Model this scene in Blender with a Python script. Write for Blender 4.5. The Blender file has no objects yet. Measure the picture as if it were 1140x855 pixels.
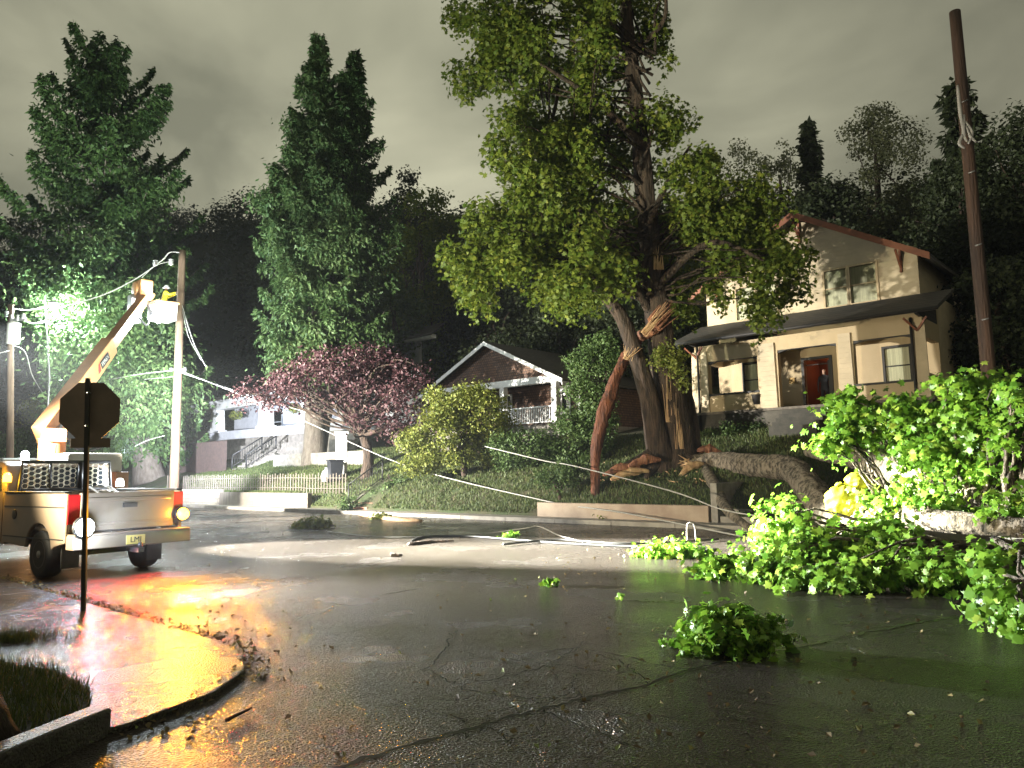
import bpy, math, random
import numpy as np
from mathutils import Vector, Matrix
R = math.radians
sc = bpy.context.scene
col = sc.collection

# ------------------------------------------------------------------ camera
FPX, CX, CY = 837.0, 570.0, 427.5
PITCH, ROLL = R(6.7), R(0.9)
CAM = np.array([0.0, 0.0, 1.65])
_fw = np.array([0, math.cos(PITCH), math.sin(PITCH)])
_u0 = np.array([0, -math.sin(PITCH), math.cos(PITCH)])
_r0 = np.array([1.0, 0, 0])
_rt = _r0 * math.cos(ROLL) - _u0 * math.sin(ROLL)
_up = _r0 * math.sin(ROLL) + _u0 * math.cos(ROLL)
cd = bpy.data.cameras.new('camera'); cam = bpy.data.objects.new('camera', cd); col.objects.link(cam)
cd.sensor_width = 36; cd.lens = 36 * FPX / 1140; cd.clip_end = 2000; cd.clip_start = 0.05
M = Matrix(((_rt[0], _up[0], -_fw[0], 0), (_rt[1], _up[1], -_fw[1], 0), (_rt[2], _up[2], -_fw[2], 1.65), (0, 0, 0, 1)))
cam.matrix_world = M
sc.camera = cam

# ------------------------------------------------------------------ night sky, city glow on low cloud
sc.view_settings.view_transform = 'Standard'; sc.view_settings.look = 'None'
sc.view_settings.exposure = 0.18; sc.view_settings.gamma = 1.0; sc.view_settings.use_curve_mapping = False
w = bpy.data.worlds.new('World'); sc.world = w; w.use_nodes = True
nt = w.node_tree; nt.nodes.clear()
def N(t, **k):
    n = nt.nodes.new(t)
    for a, b in k.items(): setattr(n, a, b)
    return n
wo = N('ShaderNodeOutputWorld'); bg = N('ShaderNodeBackground'); tc = N('ShaderNodeTexCoord')
mp = N('ShaderNodeMapping'); mp.inputs['Scale'].default_value = (1.0, 1.0, 2.2)
n1 = N('ShaderNodeTexNoise'); n1.inputs['Scale'].default_value = 2.1; n1.inputs['Detail'].default_value = 5; n1.inputs['Roughness'].default_value = .5
n1.inputs['Distortion'].default_value = .5
rp = N('ShaderNodeValToRGB'); rp.color_ramp.elements[0].position = .36; rp.color_ramp.elements[1].position = .68
rp.color_ramp.elements[0].color = (.15, .15, .108, 1); rp.color_ramp.elements[1].color = (.36, .35, .25, 1)
sx = N('ShaderNodeVectorMath', operation='DOT_PRODUCT'); sx.inputs[1].default_value = (-0.14, 0.93, 0.33)
mr = N('ShaderNodeMapRange'); mr.inputs[1].default_value = .70; mr.inputs[2].default_value = 1.0; mr.inputs[3].default_value = .42; mr.inputs[4].default_value = 1.05
vm = N('ShaderNodeVectorMath', operation='SCALE')
L = nt.links.new
L(tc.outputs['Generated'], mp.inputs['Vector']); L(mp.outputs[0], n1.inputs['Vector']); L(n1.outputs['Fac'], rp.inputs[0])
L(tc.outputs['Generated'], sx.inputs[0]); L(sx.outputs['Value'], mr.inputs[0])
L(rp.outputs[0], vm.inputs[0]); L(mr.outputs[0], vm.inputs['Scale']); L(vm.outputs[0], bg.inputs['Color'])
bg.inputs['Strength'].default_value = 1.5
L(bg.outputs[0], wo.inputs[0])

# ------------------------------------------------------------------ geometry of the street
K0 = np.array([6.2, 19.1]); U = np.array([-.741, .6715]); NN = np.array([.6715, .741])   # U runs up the street, NN towards the houses
def ray(px, py):
    d = _fw + _rt * (px - CX) / FPX - _up * (py - CY) / FPX
    return d / d[1]
def P(px, py, Y): return CAM + ray(px, py) * Y
def G(px, py, z=0.0):
    d = ray(px, py); return CAM + d * ((z - 1.65) / d[2])
def S(px, py, s):
    d = ray(px, py); return CAM + d * ((s + K0 @ NN) / (d[:2] @ NN))
def ST(s, t, z=0.0):
    p = K0 + U * t + NN * s; return np.array([p[0], p[1], z])
def st(x, y):
    q0 = x - K0[0]; q1 = y - K0[1]
    return q0 * NN[0] + q1 * NN[1], q0 * U[0] + q1 * U[1]
def vnoise(x, y, sc_=1.0, seed=0):
    # cheap smooth value noise
    x = np.asarray(x) * sc_ + seed * 17.3; y = np.asarray(y) * sc_ + seed * 9.1
    return (np.sin(x * 1.3 + np.sin(y * .9 + 1.7) * 1.6) + np.sin(y * 1.7 + np.sin(x * 1.1 + .5) * 1.9) + .5 * np.sin(2.9 * x + 2.3 * y + 1.1)) / 2.5
PROF_S = [1.9, 3.0, 4.5, 7.0, 9.0, 11.5, 15, 22, 34, 60]
PROF_Z = [.13, .95, 1.65, 2.1, 2.7, 3.3, 3.5, 4.6, 9, 24]
WALL_T0, WALL_T1 = 2.4, 8.9
def H(x, y):
    s, t = st(np.asarray(x, float), np.asarray(y, float))
    z = np.interp(s, PROF_S, PROF_Z)
    inwall = np.clip((t - WALL_T0 + .2) / .3, 0, 1) * np.clip((WALL_T1 - t) / .8 , 0, 1)
    zw = np.interp(s, [1.95, 2.1, 4.0, 4.5], [.5, .60, 1.45, 1.65])
    z = np.where((s < 4.5) & (s > 1.95), z * (1 - inwall) + np.maximum(z, zw) * inwall, z)
    # low retaining walls up the street
    up = np.clip((t - 24) / 1.0, 0, 1) * np.clip((s - 1.95) / .15, 0, 1) * (s < 4)
    z = np.where((s < 3.2) & (s > 1.9), np.maximum(z, up * .8), z)
    z = z + .06 * vnoise(x, y, 1.1) * np.clip((s - 2.5) / 2, 0, 1)
    return z
def TG(px, py):
    # pixel to terrain
    d = ray(px, py); Y = 8.0
    while Y < 200:
        p = CAM + d * Y
        h = float(H(p[0], p[1])) if st(p[0], p[1])[0] > 1.9 else 0.0
        if p[2] <= h: return np.array([p[0], p[1], h])
        Y += .05
    return CAM + d * 60

# ------------------------------------------------------------------ tagging helpers
def tag(o, label=None, cat=None, group=None, kind=None):
    if label: o['label'] = label
    if cat: o['category'] = cat
    if group: o['group'] = group
    if kind: o['kind'] = kind
    return o
def empty(name, loc=(0, 0, 0), rz=0.0, label=None, cat=None, group=None):
    o = bpy.data.objects.new(name, None); col.objects.link(o); o.location = [float(v) for v in loc]; o.rotation_euler = (0, 0, rz)
    return tag(o, label, cat, group)
def link(name, me, parent=None):
    o = bpy.data.objects.new(name, me); col.objects.link(o)
    if parent is not None: o.parent = parent
    return o
class MB:
    def __init__(s): s.v = []; s.f = []; s.sm = []
    def add(s, vs, fs, smooth=False):
        b = len(s.v); s.v += [tuple(float(c) for c in v) for v in vs]; s.f += [tuple(i + b for i in f) for f in fs]; s.sm += [smooth] * len(fs); return s
    def box(s, x0, x1, y0, y1, z0, z1):
        return s.add([(x0,y0,z0),(x1,y0,z0),(x1,y1,z0),(x0,y1,z0),(x0,y0,z1),(x1,y0,z1),(x1,y1,z1),(x0,y1,z1)],
              [(0,3,2,1),(4,5,6,7),(0,1,5,4),(1,2,6,5),(2,3,7,6),(3,0,4,7)])
    def prism(s, poly, ax, a, b):
        # poly: 2D list; ax 'y': poly is (x,z) extruded along y; 'x': (y,z); 'z': (x,y)
        f3 = {'y': lambda p, c: (p[0], c, p[1]), 'x': lambda p, c: (c, p[0], p[1]), 'z': lambda p, c: (p[0], p[1], c)}[ax]
        n = len(poly)
        return s.add([f3(p, a) for p in poly] + [f3(p, b) for p in poly],
              [tuple(range(n)), tuple(range(2*n-1, n-1, -1))] + [(i, i+n, (i+1) % n + n, (i+1) % n) for i in range(n)])
    def tube(s, path, rad, n=8, cap=True, smooth=True, wob=0.0, seed=0, furrow=0.0):
        path = [Vector([float(c) for c in p]) for p in path]
        if not hasattr(rad, '__len__'): rad = [rad] * len(path)
        rg = random.Random(seed); vs = []; fs = []
        ref = None
        for i, p in enumerate(path):
            d = (path[min(i+1, len(path)-1)] - path[max(i-1, 0)]).normalized()
            if ref is None:
                ref = d.orthogonal().normalized()
            ref = (ref - d * ref.dot(d)).normalized(); b = d.cross(ref)
            for k in range(n):
                a = 2 * math.pi * k / n
                r = rad[i] * (1 + wob * (rg.random() - .5) + furrow * math.sin(a * 7 + math.sin(i * .5 + seed) * 1.2) + furrow * .6 * math.sin(a * 13 + i * .3))
                vs.append(p + (ref * math.cos(a) + b * math.sin(a)) * r)
        for i in range(len(path) - 1):
            for k in range(n):
                fs.append((i*n+k, i*n+(k+1) % n, (i+1)*n+(k+1) % n, (i+1)*n+k))
        if cap: fs += [tuple(range(n-1, -1, -1)), tuple((len(path)-1)*n + k for k in range(n))]
        return s.add(vs, fs, smooth)
    def lathe(s, prof, o=(0,0,0), n=16, ax='z', smooth=True):
        vs = []; fs = []
        for r, h in prof:
            for k in range(n):
                a = 2*math.pi*k/n; c, d = r*math.cos(a), r*math.sin(a)
                vs.append({'z': (o[0]+c, o[1]+d, o[2]+h), 'y': (o[0]+c, o[1]+h, o[2]+d), 'x': (o[0]+h, o[1]+c, o[2]+d)}[ax])
        for i in range(len(prof)-1):
            for k in range(n): fs.append((i*n+k, i*n+(k+1) % n, (i+1)*n+(k+1) % n, (i+1)*n+k))
        fs += [tuple(range(n-1, -1, -1)), tuple((len(prof)-1)*n+k for k in range(n))]
        return s.add(vs, fs, smooth)
    def build(s, name, m, parent=None, bevel=0.0):
        me = bpy.data.meshes.new(name); me.from_pydata(s.v, [], s.f); me.polygons.foreach_set('use_smooth', s.sm); me.materials.append(m); me.update()
        o = link(name, me, parent)
        if bevel:
            b = o.modifiers.new('bevel', 'BEVEL'); b.width = bevel; b.segments = 2; b.limit_method = 'ANGLE'; b.angle_limit = R(40)
        return o
def text(name, word, size, m, parent, mtx, ext=.001):
    fc = bpy.data.curves.new(name, 'FONT'); fc.body = word; fc.size = size; fc.align_x = 'CENTER'; fc.align_y = 'CENTER'; fc.extrude = ext
    t = bpy.data.objects.new('tmp', fc); col.objects.link(t); dg = bpy.context.evaluated_depsgraph_get(); me = bpy.data.meshes.new_from_object(t.evaluated_get(dg)); bpy.data.objects.remove(t)
    me.materials.clear(); me.materials.append(m); me.name = name; o = link(name, me, parent); o.matrix_local = mtx; return o
def pieces(name, boxes, m, parent, bevel=0.0):
    for b in boxes: MB().box(*b).build(name, m, parent, bevel)
def arrmesh(name, V, K, m, parent=None, smooth=False):
    """V: (n,K,3) array of n separate K-gons."""
    n = V.shape[0]; me = bpy.data.meshes.new(name)
    me.vertices.add(n * K); me.vertices.foreach_set('co', V.reshape(-1).astype(np.float32))
    me.loops.add(n * K); me.loops.foreach_set('vertex_index', np.arange(n * K, dtype=np.int32))
    me.polygons.add(n); me.polygons.foreach_set('loop_start', np.arange(0, n * K, K, dtype=np.int32))
    try: me.polygons.foreach_set('loop_total', np.full(n, K, dtype=np.int32))
    except Exception: pass
    me.polygons.foreach_set('use_smooth', np.full(n, smooth))
    me.update(calc_edges=True); me.materials.append(m)
    return link(name, me, parent)

# ------------------------------------------------------------------ materials
def mat(name, c1, c2=None, rough=.8, scale=4.0, bump=0.0, bscale=None, stretch=(1, 1, 1), metal=0.0, detail=6, pos=(.35, .65), spec=.5, coat=0.0, bdist=.02):
    m = bpy.data.materials.new(name); m.use_nodes = True; t = m.node_tree; b = t.nodes['Principled BSDF']
    b.inputs['Roughness'].default_value = rough; b.inputs['Metallic'].default_value = metal
    b.inputs['Specular IOR Level'].default_value = spec; b.inputs['Coat Weight'].default_value = coat
    tcn = t.nodes.new('ShaderNodeTexCoord'); mpn = t.nodes.new('ShaderNodeMapping'); mpn.inputs['Scale'].default_value = stretch
    t.links.new(tcn.outputs['Object'], mpn.inputs['Vector'])
    if c2 is None: c2 = tuple(x * .75 for x in c1)
    ns = t.nodes.new('ShaderNodeTexNoise'); ns.inputs['Scale'].default_value = scale; ns.inputs['Detail'].default_value = detail; ns.inputs['Roughness'].default_value = .6
    t.links.new(mpn.outputs[0], ns.inputs['Vector'])
    r = t.nodes.new('ShaderNodeValToRGB'); r.color_ramp.elements[0].position = pos[0]; r.color_ramp.elements[1].position = pos[1]
    r.color_ramp.elements[0].color = (*c1, 1); r.color_ramp.elements[1].color = (*c2, 1)
    t.links.new(ns.outputs['Fac'], r.inputs[0]); t.links.new(r.outputs[0], b.inputs['Base Color'])
    if bump:
        n2 = t.nodes.new('ShaderNodeTexNoise'); n2.inputs['Scale'].default_value = bscale or scale * 4; n2.inputs['Detail'].default_value = 4
        t.links.new(mpn.outputs[0], n2.inputs['Vector'])
        bp = t.nodes.new('ShaderNodeBump'); bp.inputs['Strength'].default_value = bump; bp.inputs['Distance'].default_value = bdist
        t.links.new(n2.outputs['Fac'], bp.inputs['Height']); t.links.new(bp.outputs[0], b.inputs['Normal'])
    return m
def siding(name, c, pitch=.12, c2=None):
    m = mat(name, c, c2 or tuple(x*.82 for x in c), .7, 1.5)
    t = m.node_tree; b = t.nodes['Principled BSDF']
    tcn = t.nodes.new('ShaderNodeTexCoord'); sp = t.nodes.new('ShaderNodeSeparateXYZ'); t.links.new(tcn.outputs['Object'], sp.inputs[0])
    dv = t.nodes.new('ShaderNodeMath'); dv.operation = 'DIVIDE'; dv.inputs[1].default_value = pitch; t.links.new(sp.outputs['Z'], dv.inputs[0])
    fr = t.nodes.new('ShaderNodeMath'); fr.operation = 'FRACT'; t.links.new(dv.outputs[0], fr.inputs[0])
    bp = t.nodes.new('ShaderNodeBump'); bp.inputs['Strength'].default_value = 1; bp.inputs['Distance'].default_value = .03; bp.invert = True
    t.links.new(fr.outputs[0], bp.inputs['Height']); t.links.new(bp.outputs[0], b.inputs['Normal'])
    return m
def brickmat(name, c1, c2, mortar, sx=.25, sz=.09, rough=.8):
    m = mat(name, c1, c2, rough); t = m.node_tree; b = t.nodes['Principled BSDF']
    tcn = t.nodes.new('ShaderNodeTexCoord'); sp = t.nodes.new('ShaderNodeSeparateXYZ'); t.links.new(tcn.outputs['Object'], sp.inputs[0])
    ad = t.nodes.new('ShaderNodeMath'); ad.operation = 'ADD'; t.links.new(sp.outputs['X'], ad.inputs[0]); t.links.new(sp.outputs['Y'], ad.inputs[1])
    cb = t.nodes.new('ShaderNodeCombineXYZ'); t.links.new(ad.outputs[0], cb.inputs[0]); t.links.new(sp.outputs['Z'], cb.inputs[1])
    br = t.nodes.new('ShaderNodeTexBrick'); br.inputs['Scale'].default_value = 1; br.inputs['Brick Width'].default_value = sx; br.inputs['Row Height'].default_value = sz
    br.inputs['Mortar Size'].default_value = .012; br.inputs['Color1'].default_value = (*c1, 1); br.inputs['Color2'].default_value = (*c2, 1); br.inputs['Mortar'].default_value = (*mortar, 1)
    t.links.new(cb.outputs[0], br.inputs['Vector']); t.links.new(br.outputs['Color'], b.inputs['Base Color'])
    bp = t.nodes.new('ShaderNodeBump'); bp.invert = True; bp.inputs['Strength'].default_value = .8; bp.inputs['Distance'].default_value = .015
    t.links.new(br.outputs['Fac'], bp.inputs['Height']); t.links.new(bp.outputs[0], b.inputs['Normal'])
    return m
def leafmat(name, ca, cb, cc=None, trans=.35, rough=.55, spec=.35):
    m = bpy.data.materials.new(name); m.use_nodes = True; t = m.node_tree; b = t.nodes['Principled BSDF']
    g = t.nodes.new('ShaderNodeNewGeometry'); r = t.nodes.new('ShaderNodeValToRGB')
    r.color_ramp.elements[0].color = (*ca, 1); r.color_ramp.elements[1].color = (*cb, 1)
    if cc: e = r.color_ramp.elements.new(.9); e.color = (*cb, 1); r.color_ramp.elements[-1].color = (*cc, 1)
    t.links.new(g.outputs['Random Per Island'], r.inputs[0]); t.links.new(r.outputs[0], b.inputs['Base Color'])
    b.inputs['Roughness'].default_value = rough; b.inputs['Specular IOR Level'].default_value = spec
    tr = t.nodes.new('ShaderNodeBsdfTranslucent'); mx = t.nodes.new('ShaderNodeMixShader'); mx.inputs[0].default_value = trans
    t.links.new(r.outputs[0], tr.inputs['Color']); t.links.new(b.outputs[0], mx.inputs[1]); t.links.new(tr.outputs[0], mx.inputs[2])
    t.links.new(mx.outputs[0], t.nodes['Material Output'].inputs['Surface'])
    return m
def emis(name, c, s):
    m = bpy.data.materials.new(name); m.use_nodes = True; t = m.node_tree; b = t.nodes['Principled BSDF']
    b.inputs['Base Color'].default_value = (.02, .02, .02, 1); b.inputs['Emission Color'].default_value = (*c, 1); b.inputs['Emission Strength'].default_value = s
    return m
def glass(name, c=(.02, .025, .03), rough=.06):
    m = bpy.data.materials.new(name); m.use_nodes = True; b = m.node_tree.nodes['Principled BSDF']
    b.inputs['Base Color'].default_value = (*c, 1); b.inputs['Roughness'].default_value = rough; b.inputs['Specular IOR Level'].default_value = .7
    return m

def asphalt():
    m = bpy.data.materials.new('wet_asphalt'); m.use_nodes = True; t = m.node_tree; b = t.nodes['Principled BSDF']; ln = t.links.new
    def n(k, **a):
        q = t.nodes.new(k)
        for x, y in a.items(): setattr(q, x, y)
        return q
    tcn = n('ShaderNodeTexCoord')
    # aggregate
    ag = n('ShaderNodeTexVoronoi'); ag.inputs['Scale'].default_value = 60; ln(tcn.outputs['Object'], ag.inputs['Vector'])
    no = n('ShaderNodeTexNoise'); no.inputs['Scale'].default_value = 44; no.inputs['Detail'].default_value = 5; ln(tcn.outputs['Object'], no.inputs['Vector'])
    big = n('ShaderNodeTexNoise'); big.inputs['Scale'].default_value = .55; big.inputs['Detail'].default_value = 5; big.inputs['Roughness'].default_value = .55; ln(tcn.outputs['Object'], big.inputs['Vector'])
    # cracks: warped voronoi edges, masked to worn patches
    wn = n('ShaderNodeTexNoise'); wn.inputs['Scale'].default_value = 2.2; wn.inputs['Detail'].default_value = 5; ln(tcn.outputs['Object'], wn.inputs['Vector'])
    wm = n('ShaderNodeVectorMath', operation='SCALE'); wm.inputs['Scale'].default_value = .9; ln(wn.outputs['Color'], wm.inputs[0])
    wa = n('ShaderNodeVectorMath', operation='ADD'); ln(tcn.outputs['Object'], wa.inputs[0]); ln(wm.outputs[0], wa.inputs[1])
    vc = n('ShaderNodeTexVoronoi', feature='DISTANCE_TO_EDGE'); vc.inputs['Scale'].default_value = 1.35; ln(wa.outputs[0], vc.inputs['Vector'])
    cr = n('ShaderNodeMapRange'); cr.inputs[1].default_value = .0; cr.inputs[2].default_value = .018; cr.inputs[3].default_value = 1; cr.inputs[4].default_value = 0; ln(vc.outputs['Distance'], cr.inputs[0])
    mk = n('ShaderNodeTexNoise'); mk.inputs['Scale'].default_value = .33; mk.inputs['Detail'].default_value = 2; ln(tcn.outputs['Object'], mk.inputs['Vector'])
    mm = n('ShaderNodeMapRange'); mm.inputs[1].default_value = .5; mm.inputs[2].default_value = .6; ln(mk.outputs['Fac'], mm.inputs[0])
    ck = n('ShaderNodeMath', operation='MULTIPLY'); ln(cr.outputs[0], ck.inputs[0]); ln(mm.outputs[0], ck.inputs[1])
    # colour
    rc = n('ShaderNodeValToRGB'); rc.color_ramp.elements[0].position = .3; rc.color_ramp.elements[1].position = .75
    rc.color_ramp.elements[0].color = (.018, .0155, .014, 1); rc.color_ramp.elements[1].color = (.10, .083, .070, 1)
    ln(no.outputs['Fac'], rc.inputs[0])
    mx = n('ShaderNodeMix', data_type='RGBA'); ln(ck.outputs[0], mx.inputs[0]); ln(rc.outputs[0], mx.inputs[6]); mx.inputs[7].default_value = (.008, .008, .008, 1)
    ln(mx.outputs[2], b.inputs['Base Color'])
    # wetness: roughness from the large noise
    rr = n('ShaderNodeMapRange'); rr.inputs[1].default_value = .35; rr.inputs[2].default_value = .68; rr.inputs[3].default_value = .14; rr.inputs[4].default_value = .34
    ln(big.outputs['Fac'], rr.inputs[0]); ln(rr.outputs[0], b.inputs['Roughness'])
    b.inputs['Specular IOR Level'].default_value = .36
    # bump
    a1 = n('ShaderNodeMath', operation='MULTIPLY'); a1.inputs[1].default_value = .55; ln(no.outputs['Fac'], a1.inputs[0])
    a2 = n('ShaderNodeMath', operation='MULTIPLY_ADD'); a2.inputs[1].default_value = .6; ln(ag.outputs['Distance'], a2.inputs[0]); ln(a1.outputs[0], a2.inputs[2])
    a3 = n('ShaderNodeMath', operation='MULTIPLY_ADD'); a3.inputs[1].default_value = -1.6; ln(ck.outputs[0], a3.inputs[0]); ln(a2.outputs[0], a3.inputs[2])
    md = n('ShaderNodeTexNoise'); md.inputs['Scale'].default_value = 3.5; md.inputs['Detail'].default_value = 3; ln(tcn.outputs['Object'], md.inputs['Vector'])
    a4 = n('ShaderNodeMath', operation='MULTIPLY_ADD'); a4.inputs[1].default_value = .7; ln(md.outputs['Fac'], a4.inputs[0]); ln(a3.outputs[0], a4.inputs[2])
    bs = n('ShaderNodeMapRange'); bs.inputs[1].default_value = .38; bs.inputs[2].default_value = .6; bs.inputs[3].default_value = .55; bs.inputs[4].default_value = 1.0; ln(big.outputs['Fac'], bs.inputs[0])
    bp = n('ShaderNodeBump'); bp.inputs['Distance'].default_value = .034; ln(bs.outputs[0], bp.inputs['Strength']); ln(a4.outputs[0], bp.inputs['Height']); ln(bp.outputs[0], b.inputs['Normal'])
    return m

m_road = asphalt()
m_grass_ground = mat('lawn_soil', (.035, .06, .015), (.07, .06, .03), .85, 1.3, .9, 26, bdist=.08)
m_hill = mat('hill_ground', (.012, .02, .008), (.02, .022, .012), .95, .5)
m_conc = mat('concrete', (.34, .31, .27), (.2, .18, .16), .6, 3, .4, 60)
m_conc_wet = mat('wet_concrete', (.06, .055, .055), (.02, .02, .022), .3, 3.5, 1.0, 42, spec=.26, bdist=.075)
m_block = brickmat('concrete_block', (.3, .27, .23), (.24, .22, .19), (.14, .13, .11), .45, .3)
m_stone = brickmat('stone_block', (.38, .33, .26), (.26, .23, .19), (.12, .11, .1), .5, .22)
m_bark = mat('furrowed_bark', (.085, .055, .038), (.022, .016, .012), .9, 7, 1.0, 16, (1, 1, .22), bdist=.09)
m_bark_grey = mat('grey_bark', (.27, .22, .16), (.055, .045, .032), .9, 9, 1.0, 26, (1, 1, .6), bdist=.07, pos=(.42, .6))
m_bark_spruce = mat('spruce_bark', (.2, .17, .14), (.11, .09, .075), .9, 5, 1.0, 14, (1, 1, .35), bdist=.05)
m_torn = mat('torn_heartwood', (.42, .19, .10), (.14, .05, .03), .6, 6, 1, 20, (1, 1, .15), bdist=.05)
m_torn_pale = mat('torn_sapwood', (.66, .46, .26), (.42, .24, .12), .6, 6, .8, 20, (1, 1, .15))
m_pole = mat('pole_timber', (.26, .17, .11), (.13, .085, .055), .8, 5, .6, 30, (1, 1, .1))
m_white = mat('white_paint', (.72, .72, .7), (.6, .6, .58), .5, 2)
m_white_side = siding('white_siding', (.62, .63, .66))
m_cream = mat('cream_stucco', (.54, .42, .26), (.45, .35, .21), .85, 1.1, .8, 40, stretch=(1, 1, .5), pos=(.4, .75))
m_cream_side = siding('cream_siding', (.60, .49, .33), .2)
m_brown_sh = brickmat('brown_shingle', (.16, .085, .05), (.09, .05, .035), (.03, .02, .015), .16, .14)
m_shingle = brickmat('roof_shingle', (.07, .062, .05), (.05, .045, .04), (.02, .02, .02), .3, .16)
m_redtrim = mat('red_brown_trim', (.25, .085, .04), (.17, .06, .03), .6, 3)
m_dark = mat('dark_trim', (.03, .025, .022), (.02, .02, .02), .6, 3)
m_glass = glass('window_glass')
m_curtain = mat('curtain_cloth', (.85, .78, .6), (.6, .54, .4), .9, 22, stretch=(1, 1, .02))
m_metal = mat('galvanised_metal', (.35, .35, .34), (.25, .25, .25), .45, 8, metal=.7)
m_steel_dark = mat('dark_steel', (.06, .055, .05), (.04, .04, .04), .45, 8, metal=.3)
m_iron = mat('wrought_iron', (.03, .03, .03), None, .5)
m_sign = mat('sign_back_aluminium', (.26, .20, .15), (.2, .155, .12), .55, 3, metal=.2)
m_truck = mat('tan_vehicle_paint', (.20, .155, .11), (.17, .13, .095), .3, 1.5, coat=.6)
m_black = mat('black_plastic', (.015, .015, .015), None, .45)
m_rubber = mat('tyre_rubber', (.02, .02, .02), (.03, .03, .03), .7, 20, .4, 60)
m_chrome = mat('chrome_bumper', (.35, .33, .3), (.25, .24, .22), .25, 3, metal=.9)
m_plate = mat('number_plate', (.7, .55, .15), (.65, .5, .14), .4, 3)
m_boom = mat('boom_tan_paint', (.62, .31, .12), (.54, .27, .11), .4, 2)
m_fibre = mat('white_fibreglass', (.75, .75, .72), (.65, .65, .62), .35, 2)
m_bin = mat('bin_plastic', (.02, .022, .03), None, .45)
m_wood_grey = mat('weathered_board', (.2, .17, .14), (.11, .095, .08), .85, 6, .5, 20, (1, 1, .2))
m_brick_step = mat('red_concrete', (.34, .14, .09), (.24, .11, .08), .7, 4, .3)
m_cable = mat('cable_sheath', (.45, .43, .40), (.35, .34, .32), .5, 8)
m_cable_dark = mat('black_cable', (.03, .03, .03), None, .5)
m_tar = mat('tar_seam', (.006, .006, .006), (.01, .01, .01), .35, 10)
m_jacket = mat('yellow_rain_jacket', (.85, .72, .03), (.7, .58, .02), .6, 6)
m_tarp = mat('yellow_plastic', (.62, .60, .02), (.42, .46, .02), .6, 5, .7, 14)
m_dkcloth = mat('dark_cloth', (.02, .02, .025), None, .9)
m_skin = mat('skin', (.35, .2, .14), None, .6)
m_redlens = mat('red_lens', (.4, .01, .01), None, .2)
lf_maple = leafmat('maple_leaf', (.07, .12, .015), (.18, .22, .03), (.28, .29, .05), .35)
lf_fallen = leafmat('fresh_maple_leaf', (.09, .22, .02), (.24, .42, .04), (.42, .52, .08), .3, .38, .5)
lf_spruce = leafmat('spruce_needles', (.035, .08, .022), (.10, .17, .05), None, .12)
lf_spruce_b = leafmat('spruce_needles_pale', (.05, .11, .035), (.17, .25, .09), None, .12)
lf_purple = leafmat('purple_leaf', (.045, .016, .022), (.10, .045, .05), (.22, .16, .14), .2)
lf_yellow = leafmat('yellow_green_leaf', (.11, .15, .025), (.24, .26, .05), (.34, .34, .1), .3)
lf_shrub = leafmat('shrub_leaf', (.04, .08, .02), (.10, .16, .045), (.16, .22, .08), .25)
lf_wood = leafmat('woodland_leaf', (.02, .032, .012), (.05, .065, .025), None, .25)
lf_pale = leafmat('pale_woodland_leaf', (.07, .085, .035), (.16, .17, .08), None, .35)
lf_blade = leafmat('grass_blade', (.045, .075, .018), (.11, .14, .04), (.16, .14, .06), .2)
lf_litter = leafmat('leaf_litter', (.09, .06, .025), (.2, .15, .06), (.2, .28, .06), .1)

# ------------------------------------------------------------------ leaf makers
TEMPL_QUAD = np.array([(0, -.5, 0), (.32, -.05, .06), (0, .5, -.05), (-.32, -.05, .06)])
TEMPL_MAPLE = np.array([(0, -.5, 0), (.13, -.28, .03), (.42, -.30, .0), (.33, -.06, .04), (.52, .16, -.04), (.22, .14, .04), (0, .55, -.06),
                        (-.22, .14, .04), (-.52, .16, -.04), (-.33, -.06, .04), (-.42, -.30, 0), (-.13, -.28, .03)])
TEMPL_NEEDLE = np.array([(0, .0, 0), (.24, .3, .08), (.06, 1, 0), (-.2, .45, -.08)])
def rand_dirs(rng, n):
    v = rng.normal(size=(n, 3)); return v / np.linalg.norm(v, axis=1)[:, None]
def leaves(name, pts, nrm, size, templ, m, rng, parent=None, long_axis=None):
    n = len(pts); nrm = nrm / np.maximum(np.linalg.norm(nrm, axis=1)[:, None], 1e-6)
    a = rand_dirs(rng, n) if long_axis is None else long_axis
    b = a - nrm * np.sum(a * nrm, 1)[:, None]; b /= np.maximum(np.linalg.norm(b, axis=1)[:, None], 1e-6)
    c = np.cross(b, nrm)
    sz = np.broadcast_to(np.asarray(size, float), (n,)) * rng.uniform(.5, 1.4, n)
    V = pts[:, None, :] + sz[:, None, None] * (templ[None, :, 0:1] * c[:, None, :] + templ[None, :, 1:2] * b[:, None, :] + templ[None, :, 2:3] * nrm[:, None, :])
    return arrmesh(name, V, len(templ), m, parent)
def clump_leaves(rng, centers, radii, per, droop=.35, up=.35, flat=.75, gauss=False):
    """leaf positions and normals on shells of many small clumps; ragged outline"""
    C_, N_ = [], []
    for c, r in zip(centers, radii):
        k = int(per * rng.uniform(.6, 1.3) * (r / np.mean(radii)) ** 2); d = rand_dirs(rng, k)
        rr = r * (.35 + .75 * rng.random(k) ** .6); lob = 1 + .35 * np.sin(d[:, 0] * 5 + c[0]) * np.sin(d[:, 1] * 4 + c[1])
        if gauss:
            ax1 = rand_dirs(rng, 1)[0] * [1, 1, .4]; rr = r * np.abs(rng.normal(size=k)) * .75; c = c + np.outer(rng.uniform(-1, 1, k), ax1) * r * 1.6
        p = c + d * (rr * lob)[:, None] * np.array([1, 1, flat]); p[:, 2] -= droop * r * rng.random(k) ** 2
        C_.append(p); N_.append(d * .7 + np.array([0, 0, up]) + rng.normal(size=(k, 3)) * .55)
    return np.concatenate(C_), np.concatenate(N_)
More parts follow.
